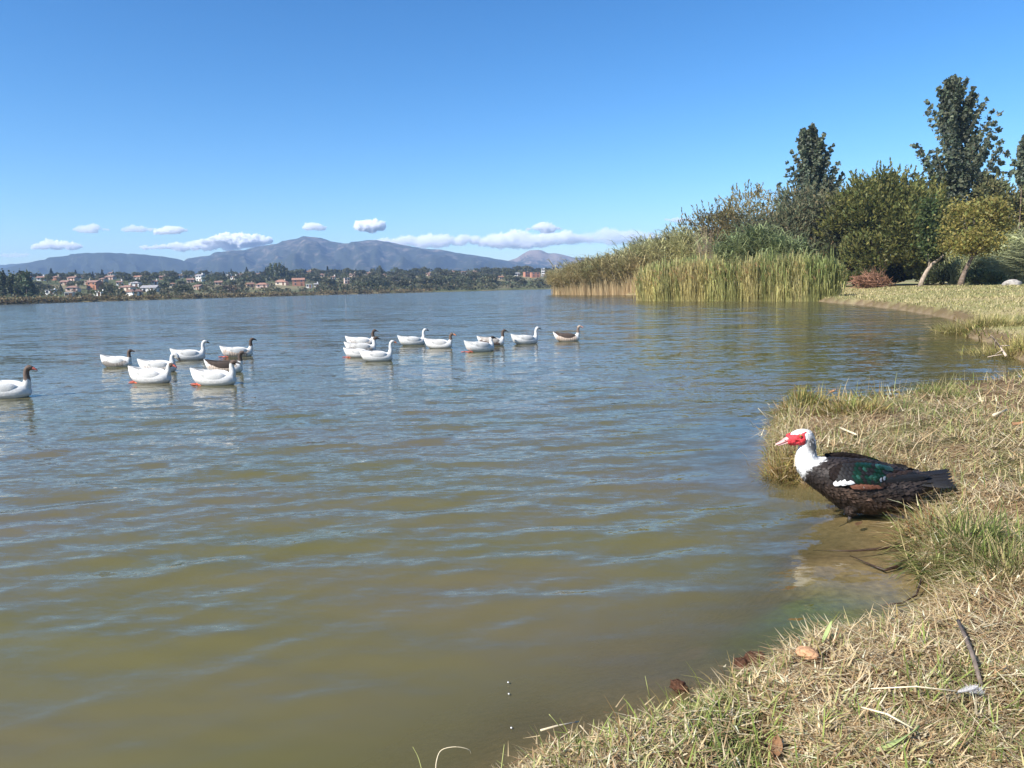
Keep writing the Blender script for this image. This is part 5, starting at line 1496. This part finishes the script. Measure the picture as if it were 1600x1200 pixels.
bpy.context.scene.objects['blade_of_grass'].rotation_euler = (.2, -.7, .75)
leaf(1405, 1170, .14, .016, .35, M_gl, 'long bent green grass blade lying at the bottom right', 'grass blade', .25, .02, 'blade_of_grass')

def feather_shape(L, W, n=14, curve=.1, notch=.0):
    """a vane with a raised quill; root at origin, tip along +x"""
    V = []; F = []
    for i in range(n + 1):
        t = i / n
        w = W * .5 * (min(1, t * 5) ** .6) * (1 - max(0, (t - .62) / .38) ** 2.2) ** .5 if t < 1 else W * .02
        for s in (-1, 0, 1):
            V.append((L * t, s * w, -curve * L * t * t + (.06 * W if s == 0 else 0)))
    for i in range(n):
        for j in range(2):
            a = i * 3 + j; F.append((a, a + 3, a + 4, a + 1))
    return V, F

def litter():
    rs = np.random.default_rng(611)
    x, y, z, s = scatter(5200, 1.3, 7, rs, .03)
    n = len(x); q = fbm(x * 2.4, y * 2.4, 3, 388) + rs.normal(0, .1, n); k = q > .52
    x, y, z = x[k], y[k], z[k]; n = len(x)
    c = pal(n, [(.20, .11, .055), (.11, .065, .035), (.33, .19, .10), (.07, .045, .03)], [.3, .3, .2, .2], rs)
    S = blades(np.c_[x, y, z + rs.uniform(.004, .02, n)], rs.uniform(.015, .045, n), rs.uniform(.008, .02, n), rs.uniform(0, 6.28, n), np.radians(rs.normal(78, 16, n)), rs.normal(.8, .6, n), c, 3)
    return blade_obj('leaf_litter', [S], 'brown scraps of dead leaves and turf lying in the straw')
litter()
def lost_feather():
    p = on_bank(1510, 1098, .03)
    o = empty('white_feather', p, .15, 'small white curled feather lying on the straw at the lower right', 'feather')
    t_ = np.repeat(np.linspace(0, 1, 70), 2); s_ = np.tile([1.0, -1.0], 70); rb = np.random.default_rng(8)
    Sv = blades(np.c_[-.028 + .058 * t_, 0 * t_, .004 + .010 * t_ ** 2], .017 * (np.sin(np.pi * (.08 + .9 * t_)) ** .6) * rb.uniform(.75, 1.1, 140), np.full(140, .0016), s_ * (.95 - .35 * t_) + rb.normal(0, .10, 140), np.radians(rb.uniform(62, 86, 140)), rb.normal(-.25, .25, 140), np.array([.66, .64, .61])[None] * rb.uniform(.7, 1.05, 140)[:, None], 3)
    blade_obj('vane', [Sv], None, 'stuff', o)
    V, F = tube([(-.035, 0, .001), (0, .002, .004), (.03, 0, .008)], [.0012, .001, .0005], 5); q = link('quill', mesh_py('quill', V, F, M_pale_straw), o)
    rs = np.random.default_rng(5)
    S = blades(np.c_[rs.uniform(.0, .04, 160), rs.normal(0, .008, 160), np.full(160, .004)], rs.uniform(.008, .02, 160), np.full(160, .0011), rs.uniform(-1.4, 1.4, 160), np.radians(rs.uniform(20, 80, 160)), rs.normal(.5, .4, 160), np.full((160, 3), .6), 2)
    d = blade_obj('down_tuft', [S], None, 'stuff', o)
lost_feather()
for px, py, lab in [(794, 1066, 'tiny white fluff floating on the water, uppermost of the three near the bank'), (795, 1084, 'tiny white fluff floating on the water, middle one of three near the bank'), (799, 1137, 'tiny white fluff floating on the water, lowest of the three near the bank')]:
    p = at(px, py, .006); V, F = ico((0, 0, 0), .0035, 1, (1, 1.3, .5))
    ob = link('floating_fluff', mesh_py('floating_fluff', V, F, M_down, True)); ob.location = p; tag(ob, lab, 'fluff', 'white fluff on the water')

def bent_stem(pts, r, label, col):
    P = [at(x, y, z) for x, y, z in pts]; o = P[0]
    V, F = tube([tuple(p - o) for p in catmull([list(p) for p in P], 5)], np.linspace(r, r * .5, (len(P) - 1) * 5 + 1), 4)
    ob = link('stalk_of_grass', mesh_py('stalk_of_grass', V, F, col, True)); ob.location = o; tag(ob, label, 'grass stem', 'grass stems at the bottom edge')
M_gs = mat_plain('stem_green', (.36, .37, .13), .6, .2, .2, 20)
bent_stem([(681, 1215, .12), (682, 1190, .15), (690, 1172, .17), (712, 1167, .18), (732, 1171, .17), (736, 1178, .15)], .0016, 'hooked dry grass stem bending over the water at the bottom edge', M_pale_straw)
bent_stem([(662, 1215, .12), (654, 1185, .15), (645, 1167, .17)], .0013, 'thin green grass stem slanting left beside the hooked dry stem', M_gs)
bent_stem([(783, 1205, .12), (786, 1180, .15), (788, 1163, .17)], .0016, 'upright green grass stem where the bank meets the bottom edge', M_gs)
bent_stem([(883, 1146, .10), (872, 1132, .14), (858, 1116, .17)], .002, 'pale green grass stem leaning left over the water on the brim', M_gs)
bent_stem([(1016, 1090, .10), (1012, 1075, .14), (1008, 1056, .17)], .0016, 'pale green grass stem standing on the brim left of the tallest blades', M_gs)

# ------------------------------------------------------------------ geese
M_plume = mat_attr('goose_plumage', rough=.85, spec=.15, noise=.16, scale=38, bump=.5, dist=.010)
M_eye = mat_plain('eye', (.01, .008, .006), .1, .6, .1, 5)
M_web = mat_plain('orange_red_foot', (.62, .13, .07), .5, .4, .2, 20)
BILL = {'dark': mat_plain('bill_dark', (.035, .03, .03), .5, .4, .2, 20), 'orange': mat_plain('bill_orange', (.70, .22, .08), .5, .4, .15, 20),
        'pink': mat_plain('bill_pink', (.62, .28, .22), .5, .4, .15, 20), 'grey': mat_plain('bill_grey', (.10, .085, .08), .5, .4, .2, 20), 'red': mat_plain('bill_red', (.42, .10, .07), .5, .4, .2, 20)}
W = np.array([.64, .63, .60]); BR = np.array([.125, .092, .075]); DK = np.array([.055, .042, .036]); GY = np.array([.42, .38, .34]); TAN = np.array([.50, .40, .32])
BODY = [(-.440, 0, .280, .014, .010), (-.408, 0, .232, .040, .028), (-.360, 0, .178, .082, .060), (-.285, 0, .122, .122, .104), (-.16, 0, .094, .148, .132), (-.01, 0, .084, .156, .134), (.13, 0, .080, .140, .120), (.235, 0, .085, .105, .096), (.30, 0, .095, .05, .058)]
NECKS = {'up': [(.19, .10, .082, .085), (.250, .15, .060, .064), (.272, .22, .044, .047), (.268, .29, .037, .040), (.276, .345, .036, .037), (.302, .384, .038, .037), (.338, .386, .033, .031), (.368, .376, .022, .021)],
         'curl': [(.18, .10, .082, .085), (.235, .16, .058, .062), (.235, .235, .042, .045), (.245, .295, .037, .038), (.285, .325, .036, .036), (.325, .310, .036, .036), (.352, .280, .031, .030), (.370, .250, .021, .021)],
         'low': [(.19, .10, .08, .08), (.25, .13, .055, .06), (.285, .18, .042, .045), (.295, .225, .037, .04), (.315, .255, .037, .037), (.345, .262, .034, .033), (.37, .257, .03, .028), (.39, .25, .02, .02)],
         'tuck': [(.19, .09, .08, .08), (.26, .10, .055, .06), (.31, .115, .042, .045), (.35, .12, .036, .038), (.38, .12, .035, .035), (.40, .118, .03, .03), (.42, .112, .022, .02)]}
def goose(tail_px, breast_px, wy, yaw, label, neck='up', nh=1.0, head=W, neck_c=W, head_t=.72, neck_t=2.0, back=W, flank=W, wing=W * .98, bill='dark', face=None, foot=True, seed=1, hold_back=0.0):
    ctr = at((tail_px + breast_px) / 2, wy, 0)
    ln = (breast_px - tail_px) * ctr.y / FPX
    sc = ln / (.755 * max(.5, math.cos(math.radians(yaw))))
    body_col = back
    nk = np.array([(x - hold_back * (z - .1), 0, .10 + (z - .10) * nh * 1.06, w * 1.02, h * 1.02) for x, z, w, h in NECKS[neck]])
    parts = [loft(BODY, 4, 16), loft(nk, 4, 14)]
    V, F = join(parts)
    me = fuse(V, F, .0125, 3)
    C = coords(me)
    sp = catmull(nk, 6)[:, :3]
    d = np.linalg.norm(C[:, None, :] - sp[None], axis=2); ti = d.argmin(1) / (len(sp) - 1)
    isn = (d.min(1) < .075) & (C[:, 2] > .10) & (C[:, 0] > .15)
    nz = fbm(C[:, 0] * 30 + seed, C[:, 1] * 30 + C[:, 2] * 30, 3, seed); nz2 = fbm(C[:, 0] * 9 + seed, C[:, 1] * 9 + C[:, 2] * 12, 3, seed + 3)
    col = np.tile(W, (len(C), 1)).astype(float)
    stern = C[:, 0] < -.27
    b = sstep(.135, .165, C[:, 2] + .03 * (nz - .5))[:, None] * (~stern)[:, None]
    col = col * (1 - b) + back * b
    fl = (sstep(.30, .2, np.abs(C[:, 0] + .05) + .25 * (nz2 - .5)) * sstep(.0, .03, C[:, 2]) * (1 - b[:, 0]))[:, None]
    barred = flank * ((0.75 + .5 * (np.sin(C[:, 0] * 120 + nz2 * 8) > .3))[:, None] if flank[0] < .58 else 1.0)
    col = col * (1 - fl) + np.minimum(barred, .82) * fl
    tt = ti + .07 * (nz - .5)
    hcol = np.where((tt > head_t)[:, None], head, np.where((tt > .30) [:, None], neck_c, W))
    if neck_t < 2: hcol = np.where(((tt > neck_t) & (tt <= head_t))[:, None], neck_c, hcol)
    col = np.where(isn[:, None], hcol, col)
    if face is not None:
        fm = isn & (tt > .90); col[fm] = face
    col = col * (0.93 + .12 * nz)[:, None]
    set_col(me, np.clip(col, 0, .86)); me.materials.append(M_plume); me.name = 'body'
    o = empty('goose', (ctr.x, ctr.y, 0), math.radians(yaw), label, 'goose', 'geese swimming on the lake')
    o.scale = (sc, sc, sc)
    bd = link('body', me, o)
    # folded wings
    for s in (-1, 1):
        cw = [(.19, s * .080, .125, .015, .030), (.11, s * .116, .135, .024, .070), (-.02, s * .131, .142, .026, .086), (-.15, s * .119, .158, .024, .074), (-.27, s * .084, .195, .017, .046), (-.36, s * .035, .238, .010, .024), (-.43, s * .012, .268, .004, .007)]
        V, F = loft(cw, 5, 12)
        V = np.array(V); ww = mesh_py('wing', V, F, M_plume, True)
        q = fbm(V[:, 0] * 24 + seed, V[:, 2] * 30, 3, seed + 8)
        shade_rows = np.where((V[:, 0] < -.10) & (np.sin(V[:, 0] * 46 + V[:, 2] * 95) > .72), .62, 1.0)
        wc = np.tile(wing, (len(V), 1)) * shade_rows[:, None] * (0.95 + .10 * q)[:, None]
        tip = V[:, 0] < -.27
        wc[tip] = wc[tip] * .92
        set_col(ww, np.clip(wc, 0, .84)); link('wing', ww, o)
    n1, n2 = nk[-1], nk[-2]
    dr = np.array([n1[0] - n2[0], 0, n1[2] - n2[2]]); dr /= np.linalg.norm(dr); dr2 = dr + np.array([0, 0, -.25]); dr2 /= np.linalg.norm(dr2)
    p0 = np.array([n1[0], 0, n1[2]]) - dr * .012
    bl = [(*(p0), .020, .021), (*(p0 + dr * .018), .019, .019), (*(p0 + dr * .03 + dr2 * .012), .016, .013), (*(p0 + dr * .03 + dr2 * .032), .013, .008), (*(p0 + dr * .03 + dr2 * .046), .006, .004)]
    V, F = loft(bl, 4, 10); link('bill', mesh_py('bill', V, F, BILL[bill], True), o)
    eb = n2[[0, 1, 2]] + np.array([0, 0, .009]) - dr * .006
    for s in (-1, 1):
        V, F = ico((eb[0], s * (n2[3] * .93), eb[2]), .006, 1); link('eye', mesh_py('eye', V, F, M_eye, True), o)
    if foot:
        for s, fx in ((-1, -.30), (1, -.40)):
            V, F = join([tube([(fx + .16, s * .06, -.02), (fx + .06, s * .065, .004), (fx, s * .07, .012)], [.012, .011, .010], 6),
                         loft([(fx + .01, s * .07, .012, .010, .007), (fx - .03, s * .072, .014, .028, .008), (fx - .075, s * .075, .010, .036, .006), (fx - .09, s * .075, .006, .02, .004)], 3, 8)])
            link('foot', mesh_py('foot', V, F, M_web, True), o)
    return o
goose(-30, 56, 621, 4, 'white goose with grey brown head cut by the left edge of the picture', head=BR * 1.15, neck_c=BR * 1.1, neck_t=.40, head_t=.62, bill='red', nh=1.0, foot=False, seed=1)
goose(160, 212, 573, -10, 'white goose with dark brown neck and grey flank patch, leftmost of the left flock', head=DK * 1.2, neck_c=BR, neck_t=.42, head_t=.75, flank=GY * .6, bill='dark', nh=.86, foot=False, seed=2)
goose(274, 324, 562, 14, 'all white goose with black bill at the back of the left flock', bill='dark', nh=1.0, foot=False, seed=3)
goose(222, 281, 581, 4, 'white goose with arched neck and drooping grey bill in the left flock', neck='curl', bill='grey', flank=GY * 1.3, nh=1.03, seed=4)
goose(204, 276, 598, -12, 'front left white goose with brown capped low head and red feet', neck='low', head=BR * 1.15, head_t=.62, bill='red', nh=1.12, seed=5)
goose(351, 398, 557, 16, 'white goose with slim brown neck and red foot, right rear of the left flock', head=BR * .8, neck_c=BR * .75, neck_t=.40, head_t=.60, flank=TAN, bill='dark', back=W, nh=1.02, seed=6)
goose(325, 385, 582, 0, 'dark brown backed goose half hidden behind the front white goose', head=BR, neck_c=BR * .75, neck_t=.36, head_t=.62, back=DK, wing=DK * 1.2, flank=TAN * .9, bill='grey', nh=.95, foot=False, seed=7)
goose(303, 377, 601, -6, 'front white goose with brown hooded head and bright red feet in the left flock', neck='up', head=BR * .95, head_t=.62, bill='grey', nh=.86, hold_back=.06, seed=8)
goose(544, 590, 541, 2, 'white goose with dark neck at the back of the tight cluster', head=BR * .75, neck_c=BR * .7, neck_t=.42, head_t=.7, flank=GY, bill='grey', nh=.98, foot=False, seed=9)
goose(543, 592, 551, 6, 'goose with dark brown head and grey flank in the middle of the tight cluster', head=BR * .7, head_t=.55, neck_c=W, flank=GY * .6, wing=W * .8, bill='dark', nh=.80, foot=False, seed=10)
goose(541, 584, 558, 4, 'white goose holding its head low behind the orange billed one in the tight cluster', neck='tuck', bill='orange', nh=1, seed=11)
goose(567, 618, 564, 9, 'pure white goose with orange bill in front of the tight cluster', bill='orange', nh=1.10, foot=False, seed=12)
goose(626, 668, 539, 15, 'white goose with black bill just right of the tight cluster', bill='dark', nh=1.0, foot=False, seed=13)
goose(666, 711, 544, -9, 'white goose with brown nape, pale face and orange bill beside the black billed white one', head=BR, neck_c=BR * 1.1, neck_t=.48, head_t=.62, face=W * .9, bill='orange', back=W, wing=W * .8, nh=.86, foot=False, seed=14)
goose(730, 776, 549, 24, 'white goose with blackish hood and short looking neck in front of a brown necked goose', neck='up', head=DK, head_t=.64, bill='dark', nh=.70, hold_back=.15, seed=15)
goose(749, 792, 540, -2, 'grey flanked goose with straight dark brown neck behind the black hooded one', head=BR * .7, neck_c=BR * .8, neck_t=.38, head_t=.62, flank=DK * 2.2, wing=GY, bill='dark', nh=1.02, foot=False, seed=16)
goose(802, 844, 537, 20, 'white goose with black bill second from the right of the flock', bill='dark', nh=1.0, foot=False, seed=17)
goose(868, 909, 533, -8, 'brown backed goose with pinkish head leading at the far right of the flock', head=TAN * .8, neck_c=BR * 1.5, neck_t=.38, head_t=.60, back=DK * 1.2, wing=DK * 1.4, flank=TAN, bill='pink', nh=1.05, foot=False, seed=18)

# ------------------------------------------------------------------ the big duck on the bank
def muscovy():
    base = at(1325, 806, 0)
    k = base.y / 4.34
    o = empty('duck', (base.x, base.y + .02, 0), math.radians(-3), 'large black and white duck with red warty face standing in the shallows by the bank', 'duck')
    o.scale = (k, k, k)
    rs = np.random.default_rng(77)
    body = [(.49, 0, .232, .03, .012), (.39, 0, .190, .080, .062), (.28, 0, .158, .128, .125), (.14, 0, .160, .155, .156), (.02, 0, .186, .162, .150), (-.09, 0, .226, .148, .118), (-.18, 0, .258, .112, .088), (-.245, 0, .275, .066, .060)]
    neck = [(x, y, z, w_ * .95, h_ * .96) for x, y, z, w_, h_ in [(-.16, 0, .255, .10, .10), (-.222, 0, .300, .075, .076), (-.240, 0, .345, .055, .064), (-.236, 0, .395, .047, .053), (-.236, 0, .435, .044, .050), (-.250, 0, .466, .045, .049), (-.285, 0, .472, .043, .042), (-.318, 0, .462, .034, .034), (-.340, 0, .452, .024, .026)]]
    thigh = [[(.0, s * .075, .10, .05, .05), (-.005, s * .075, .05, .035, .035), (0, s * .075, .015, .02, .02)] for s in (-1, 1)]
    parts = [loft(body, 5, 22), loft(neck, 5, 18)] + [loft(t, 3, 10, (0, 1, 0)) for t in thigh]
    V, F = join(parts)
    me = fuse(V, F, .0085, 4)
    C = coords(me); NN = normals(me)
    def colour(C, seed=0):
        nz = fbm(C[:, 0] * 60 + 3, C[:, 1] * 60 + C[:, 2] * 45, 3, 5 + seed); n2 = fbm(C[:, 0] * 18, C[:, 2] * 18 + C[:, 1] * 9, 3, 8)
        xb = np.interp(C[:, 2], [.17, .21, .27, .305, .33, .36], [-.30, -.270, -.262, -.225, -.17, -.10])
        m = sstep(-.014, .014, xb - C[:, 0] + .05 * (nz - .5))[:, None]
        m = m * (C[:, 2] > .165)[:, None]
        wht = np.tile([.80, .79, .77], (len(C), 1))
        cheek = np.exp(-(((C[:, 0] + .215) / .045) ** 2 + ((C[:, 2] - .435) / .05) ** 2)) * sstep(.30, .5, nz) * 1.2
        nape = np.exp(-(((C[:, 0] + .185) / .03) ** 2 + ((C[:, 2] - .42) / .10) ** 2)) * sstep(.44, .6, nz)
        g = np.clip(cheek * 1.0 + nape * .8, 0, 1)[:, None]
        wht = wht * (1 - g) + np.array([.10, .10, .10]) * g
        blk = np.array([.021, .016, .014]) * (.6 + .9 * n2)[:, None]
        bro = sstep(.35, .65, n2) * np.exp(-(((C[:, 0] - .02) / .17) ** 2 + ((C[:, 2] - .14) / .08) ** 2))
        blk = blk + np.array([.045, .026, .016]) * bro[:, None]
        return wht * m + blk * (1 - m)
    set_col(me, colour(C)); me.name = 'body'
    me.materials.append(mat_attr('duck_plumage', rough=.75, spec=.25, noise=.25, scale=70, bump=.35, dist=.006))
    link('body', me, o)
    # covering feathers all over the body, each lying towards the tail
    fidx = rs.choice(len(C), 5200)
    P = C[fidx]; Nn = NN[fidx]
    ok = (P[:, 0] > -.30) & (P[:, 2] > .03) & ~((P[:, 0] < -.262) & (P[:, 2] > .425))
    P, Nn = P[ok], Nn[ok]
    flow = np.tile([1.0, 0, -.15], (len(P), 1)); up = P[:, 2] > .30
    hi = (P[:, 0] < -.15) & up
    flow[hi] = [.25, 0, -1.0]
    flow = flow - Nn * (flow * Nn).sum(1)[:, None] + rs.normal(0, .12, (len(P), 3)); flow /= np.linalg.norm(flow, axis=1)[:, None] + 1e-9
    sd = np.cross(Nn, flow)
    sz = np.where(hi, .011, np.interp(P[:, 0], [-.25, .0, .3], [.016, .026, .038])) * rs.uniform(.7, 1.25, len(P))
    a = P + Nn * .001 - flow * (sz * .35)[:, None]; b = P + Nn * (sz * .10)[:, None] + flow * (sz * .15)[:, None]; e = P + Nn * (sz * .22 + .0015)[:, None] + flow * (sz * .75)[:, None]
    ww = (sz * .36)[:, None] * np.where(hi, .6, 1)[:, None]
    Vq = np.stack([a, b + sd * ww, e, b - sd * ww], 1).reshape(-1, 3); Fq = np.arange(len(Vq)).reshape(-1, 4)
    cc = colour(P, 2)
    flank = np.exp(-(((P[:, 0] - .03) / .2) ** 2 + ((P[:, 2] - .14) / .09) ** 2))
    vr = np.where(hi, 1.0, rs.uniform(.55, 1.7, len(P)))
    cc = cc * vr[:, None] + (cc.mean(1) < .3)[:, None] * np.array([.03, .017, .010]) * (flank * rs.random(len(P)) ** 2)[:, None]
    pl = link('plumage', mesh_np('plumage', Vq, Fq, M_blade_duck, np.repeat(np.clip(cc, 0, .82), 4, axis=0)), o); pl['kind'] = 'stuff'
    # crest hairs on the crown and nape
    n = 260
    t = rs.random(n); x = -.275 + t * .055; z = .510 - np.maximum(0, x + .245) ** 1.4 * 1.2 - np.maximum(0, -.25 - x) * .35
    y = rs.normal(0, .018, n)
    S = blades(np.c_[x, y, z - .006 - 8 * y * y], rs.uniform(.008, .016, n), np.full(n, .0028), rs.normal(0.1, .5, n), np.radians(rs.uniform(40, 85, n)), rs.normal(.5, .3, n), np.full((n, 3), .78), 2)
    blade_obj('crest', [S], None, 'stuff', o)
    # red warty face
    bl = []
    for i in range(95):
        u = rs.random(); v = rs.random()
        x = -.256 - .092 * u; zc = .466 - .016 * u; hh = .039 - .016 * u
        z = zc + (v - .5) * 2 * hh
        yy = (.046 - .022 * u) * math.sqrt(max(.05, 1 - ((v - .5) * 1.7) ** 2))
        for s in (-1, 1): bl.append(ico((x, s * yy, z), .0075 + .004 * rs.random(), 1))
    bl.append(ico((-.345, 0, .476), .014, 2)); bl.append(ico((-.335, .004, .486), .009, 1)); bl.append(ico((-.30, 0, .47), .036, 2, (1, .95, .95)))
    V, F = join(bl); fm = fuse(V, F, .0042, 2, .4)
    fm.materials.append(mat_plain('red_skin', (.60, .045, .055), .55, .3, .25, 90, .5)); link('face_skin', fm, o)
    # bill: upper, lower, nail, nostril
    up_ = [(-.335, 0, .462, .020, .018), (-.358, 0, .452, .018, .014), (-.380, 0, .440, .017, .009), (-.400, 0, .431, .015, .0065), (-.413, 0, .425, .008, .005)]
    V, F = loft(up_, 4, 12); b = link('bill', mesh_py('bill', V, F, mat_plain('pink_bill', (.72, .36, .33), .45, .4, .12, 40), True), o)
    lo = [(-.33, 0, .442, .016, .008), (-.36, 0, .434, .015, .006), (-.39, 0, .424, .013, .004), (-.404, 0, .420, .008, .003)]
    V, F = loft(lo, 4, 10); link('lower_bill', mesh_py('lower_bill', V, F, mat_plain('pale_bill', (.66, .42, .38), .5, .4, .12, 40), True), b)
    V, F = ico((-.412, 0, .4255), .0055, 1, (1.1, 1, .8)); link('nail', mesh_py('nail', V, F, mat_plain('bill_nail', (.75, .55, .48), .4, .4, .1, 40), True), b)
    for s in (-1, 1):
        V, F = ico((-.365, s * .0155, .4535), .0045, 1, (1.5, .5, .8)); link('nostril', mesh_py('nostril', V, F, M_eye, True), b)
    for s in (-1, 1):
        V, F = ico((-.290, s * .0490, .482), .0072, 2); e = link('eye', mesh_py('eye', V, F, mat_plain('iris', (.42, .28, .06), .15, .6, .1, 5) if s < 0 else bpy.data.materials['iris'], True), o)
        V, F = ico((-.291, s * .0555, .4825), .0032, 1, (1, .6, 1)); link('pupil', mesh_py('pupil', V, F, M_eye, True), e)
        ring = [(-.293 + .0085 * math.cos(q) + .003, s * .0510, .482 + .0085 * math.sin(q)) for q in np.linspace(0, 6.283, 14)]
        V, F = tube(ring, [.0022] * 14, 5); link('eyelid', mesh_py('eyelid', V, F, bpy.data.materials['red_skin'], True), e)
    # legs
    M_leg = mat_plain('dark_leg', (.035, .028, .024), .5, .4, .3, 40, .4)
    for s, dx in ((-1, -.005), (1, .03)):
        toes = [tube([(dx, s * .075, .03), (dx - .008, s * .075, -.01), (dx - .01, s * .075, -.028)], [.013, .0105, .012], 8)]
        for q in (-.45, 0, .45):
            toes.append(tube([(dx - .01, s * .075, -.028), (dx - .045, s * .075 + q * .05, -.031), (dx - .08, s * .075 + q * .09, -.036)], [.009, .007, .004], 6))
        toes.append(tube([(dx - .01, s * .075, -.028), (dx + .03, s * .075, -.034)], [.007, .003], 6))
        web = ([(dx - .012, s * .075, -.027), (dx - .076, s * .075 - .04, -.034), (dx - .079, s * .075, -.034), (dx - .076, s * .075 + .04, -.034),
                (dx - .012, s * .075, -.031), (dx - .076, s * .075 - .04, -.037), (dx - .079, s * .075, -.037), (dx - .076, s * .075 + .04, -.037)], [(0, 1, 2), (0, 2, 3), (4, 6, 5), (4, 7, 6), (1, 5, 6, 2), (2, 6, 7, 3)])
        V, F = join(toes + [web]); link('leg', mesh_py('leg', V, F, M_leg, True), o)
    # wings: a shell with the feather rows lying on it
    mk = lambda nm, c, rough, metal=0.0: mat_plain(nm, c, rough, .5, .35, 45, .3, metal)
    MG = mk('green_gloss', (.010, .045, .026), .32, .3); MGL = mk('pale_green_gloss', (.05, .16, .105), .25, .5); MK = mk('black_gloss', (.010, .009, .009), .55, .0)
    MW = mk('white_vane', (.80, .79, .77), .7); MB = mk('chestnut_vane', (.20, .075, .040), .65); MDB = mk('dark_brown_vane', (.05, .027, .020), .65)
    MSH = mat_plain('black_plumage', (.016, .012, .011), .95, .08, .5, 60, .6)
    def fmesh(nm, L, Wd, mat, curve=.08):
        V, F = feather_shape(L, Wd, 8, curve); m = mesh_py(nm, V, F, mat, True); return m
    shapes = {}
    def feather(parent, p, d, nrm, L, Wd, mat, curve=.08, label=None):
        key = (mat.name, round(curve, 2))
        if key not in shapes: shapes[key] = fmesh('feather', 1.0, 1.0, mat, curve)
        f = link('feather', shapes[key], parent)
        x = Vector(d).normalized(); z = Vector(nrm); z = (z - x * z.dot(x)).normalized(); y = z.cross(x)
        M = Matrix((x * L, y * Wd, z * L * .6)).transposed().to_4x4(); M.translation = Vector(p)
        f.matrix_basis = M
        return f
    for s in (-1, 1):
        shell = [(-.145, s * .115, .270, .016, .030), (-.08, s * .148, .268, .020, .066), (.02, s * .158, .272, .020, .078), (.12, s * .138, .262, .018, .066), (.22, s * .100, .248, .014, .042), (.34, s * .055, .244, .010, .020)]
        V, F = loft(shell, 5, 14)
        V = [(v[0], v[1] - s * .55 * max(0, v[2] - .262), v[2]) for v in V]
        wg = link('wing', mesh_py('wing', V, F, MSH, True), o)
        def surf(x, z):
            yb = np.interp(x, [-.145, -.08, .02, .12, .22, .34, .55], [.128, .168, .178, .158, .116, .066, .03])
            return s * (yb - .62 * max(0, z - .262) - .10 * max(0, .235 - z) + .004)
        def place(x, z, L, Wd, mat, dz=-.05, lift=.0, curve=.08):
            p = (x, surf(x, z) + s * lift, z)
            q = (x + L, surf(x + L, z + dz * L / .1 * .1), z + dz)
            d = Vector(q) - Vector(p)
            nv = Vector((-.12, s, .75 if z > .27 else .15))
            return feather(wg, p, d, nv, L, Wd, mat, curve)
        # long flight feathers first (lowest), then rows working up to the shoulder
        for i in range(7):
            u = i / 6; place(.06 + .05 * u, .220 + .026 * u, .30 + .04 * u, .042, MK, -.015 + .010 * u, .000, -.03)
        for i in range(8):
            u = i / 7; place(-.02 + .19 * u, .214 + .012 * u + .006 * rs.random(), .13, .038, MB if u < .75 else MDB, -.004 + .02 * u, .003)
        for i in range(16):
            u = i / 15; place(.10 + .18 * u, .225 + .045 * rs.random(), .10, .036, MDB if i % 3 else MK, -.006, .006 + .0004 * i)
        for i in range(13):
            u = i / 12
            place(-.135 + .075 * u, .222 + .018 * u + .012 * rs.random(), .046, .026, MW, .008, .006 + .0006 * i)
        for i in range(7):
            u = i / 6
            place(-.055 + .14 * u, .218 - .004 * u + .006 * rs.random(), .085, .034, MB, .002, .007 + .0005 * i)
        for i in range(2):
            place(.015 + .03 * i, .216 + .006 * i, .045, .016, MW, .0, .007)
        for i in range(2):
            place(.105 + .02 * i, .256 + .006 * i, .045, .024, MW, -.010, .018)
        for row in range(5):
            nfe = 11
            for i in range(nfe):
                u = i / (nfe - 1)
                x = -.125 + .225 * u + .018 * row * .5; z = .252 + .020 * row + .012 * math.sin(u * 3.1) - .018 * u
                m = [MG, MK, MG, MGL, MG, MG, MK][int(rs.integers(0, 7))] if u > .22 else MK
                place(x, z, .075 + .03 * u, .034, m, -.012 - .010 * u, .008 + .0025 * row, .12)
    # tail and rump
    tl = empty('tail', (0, 0, 0)); tl.parent = o
    for i in range(12):
        u = (i - 5.5) / 5.5
        feather(tl, (.30 + .02 * abs(u), u * .055, .232 - .018 * abs(u)), (1.0, u * .24, .10 - .16 * abs(u)), (0, u * .6, 1), .27 - .035 * abs(u), .062, MK, -.02 if abs(u) < .5 else .02)
    for i in range(16):
        u = rs.uniform(-1, 1)
        feather(tl, (.17 + .10 * rs.random(), u * .09, .275 - .035 * abs(u) - .02 * rs.random()), (1, u * .1, -.14), (0, u, 1), .12, .05, MDB if rs.random() < .6 else MK, .05)
    for i in range(14):
        u = rs.uniform(-1, 1)
        feather(tl, (.30 + .06 * rs.random(), u * .07, .15 + .03 * rs.random()), (1, u * .2, .28), (0, u, -.6), .12, .05, MK, .02)
    return o
M_blade_duck = mat_attr('duck_feather', rough=.6, spec=.3, noise=.2, scale=90, bump=0)
muscovy()
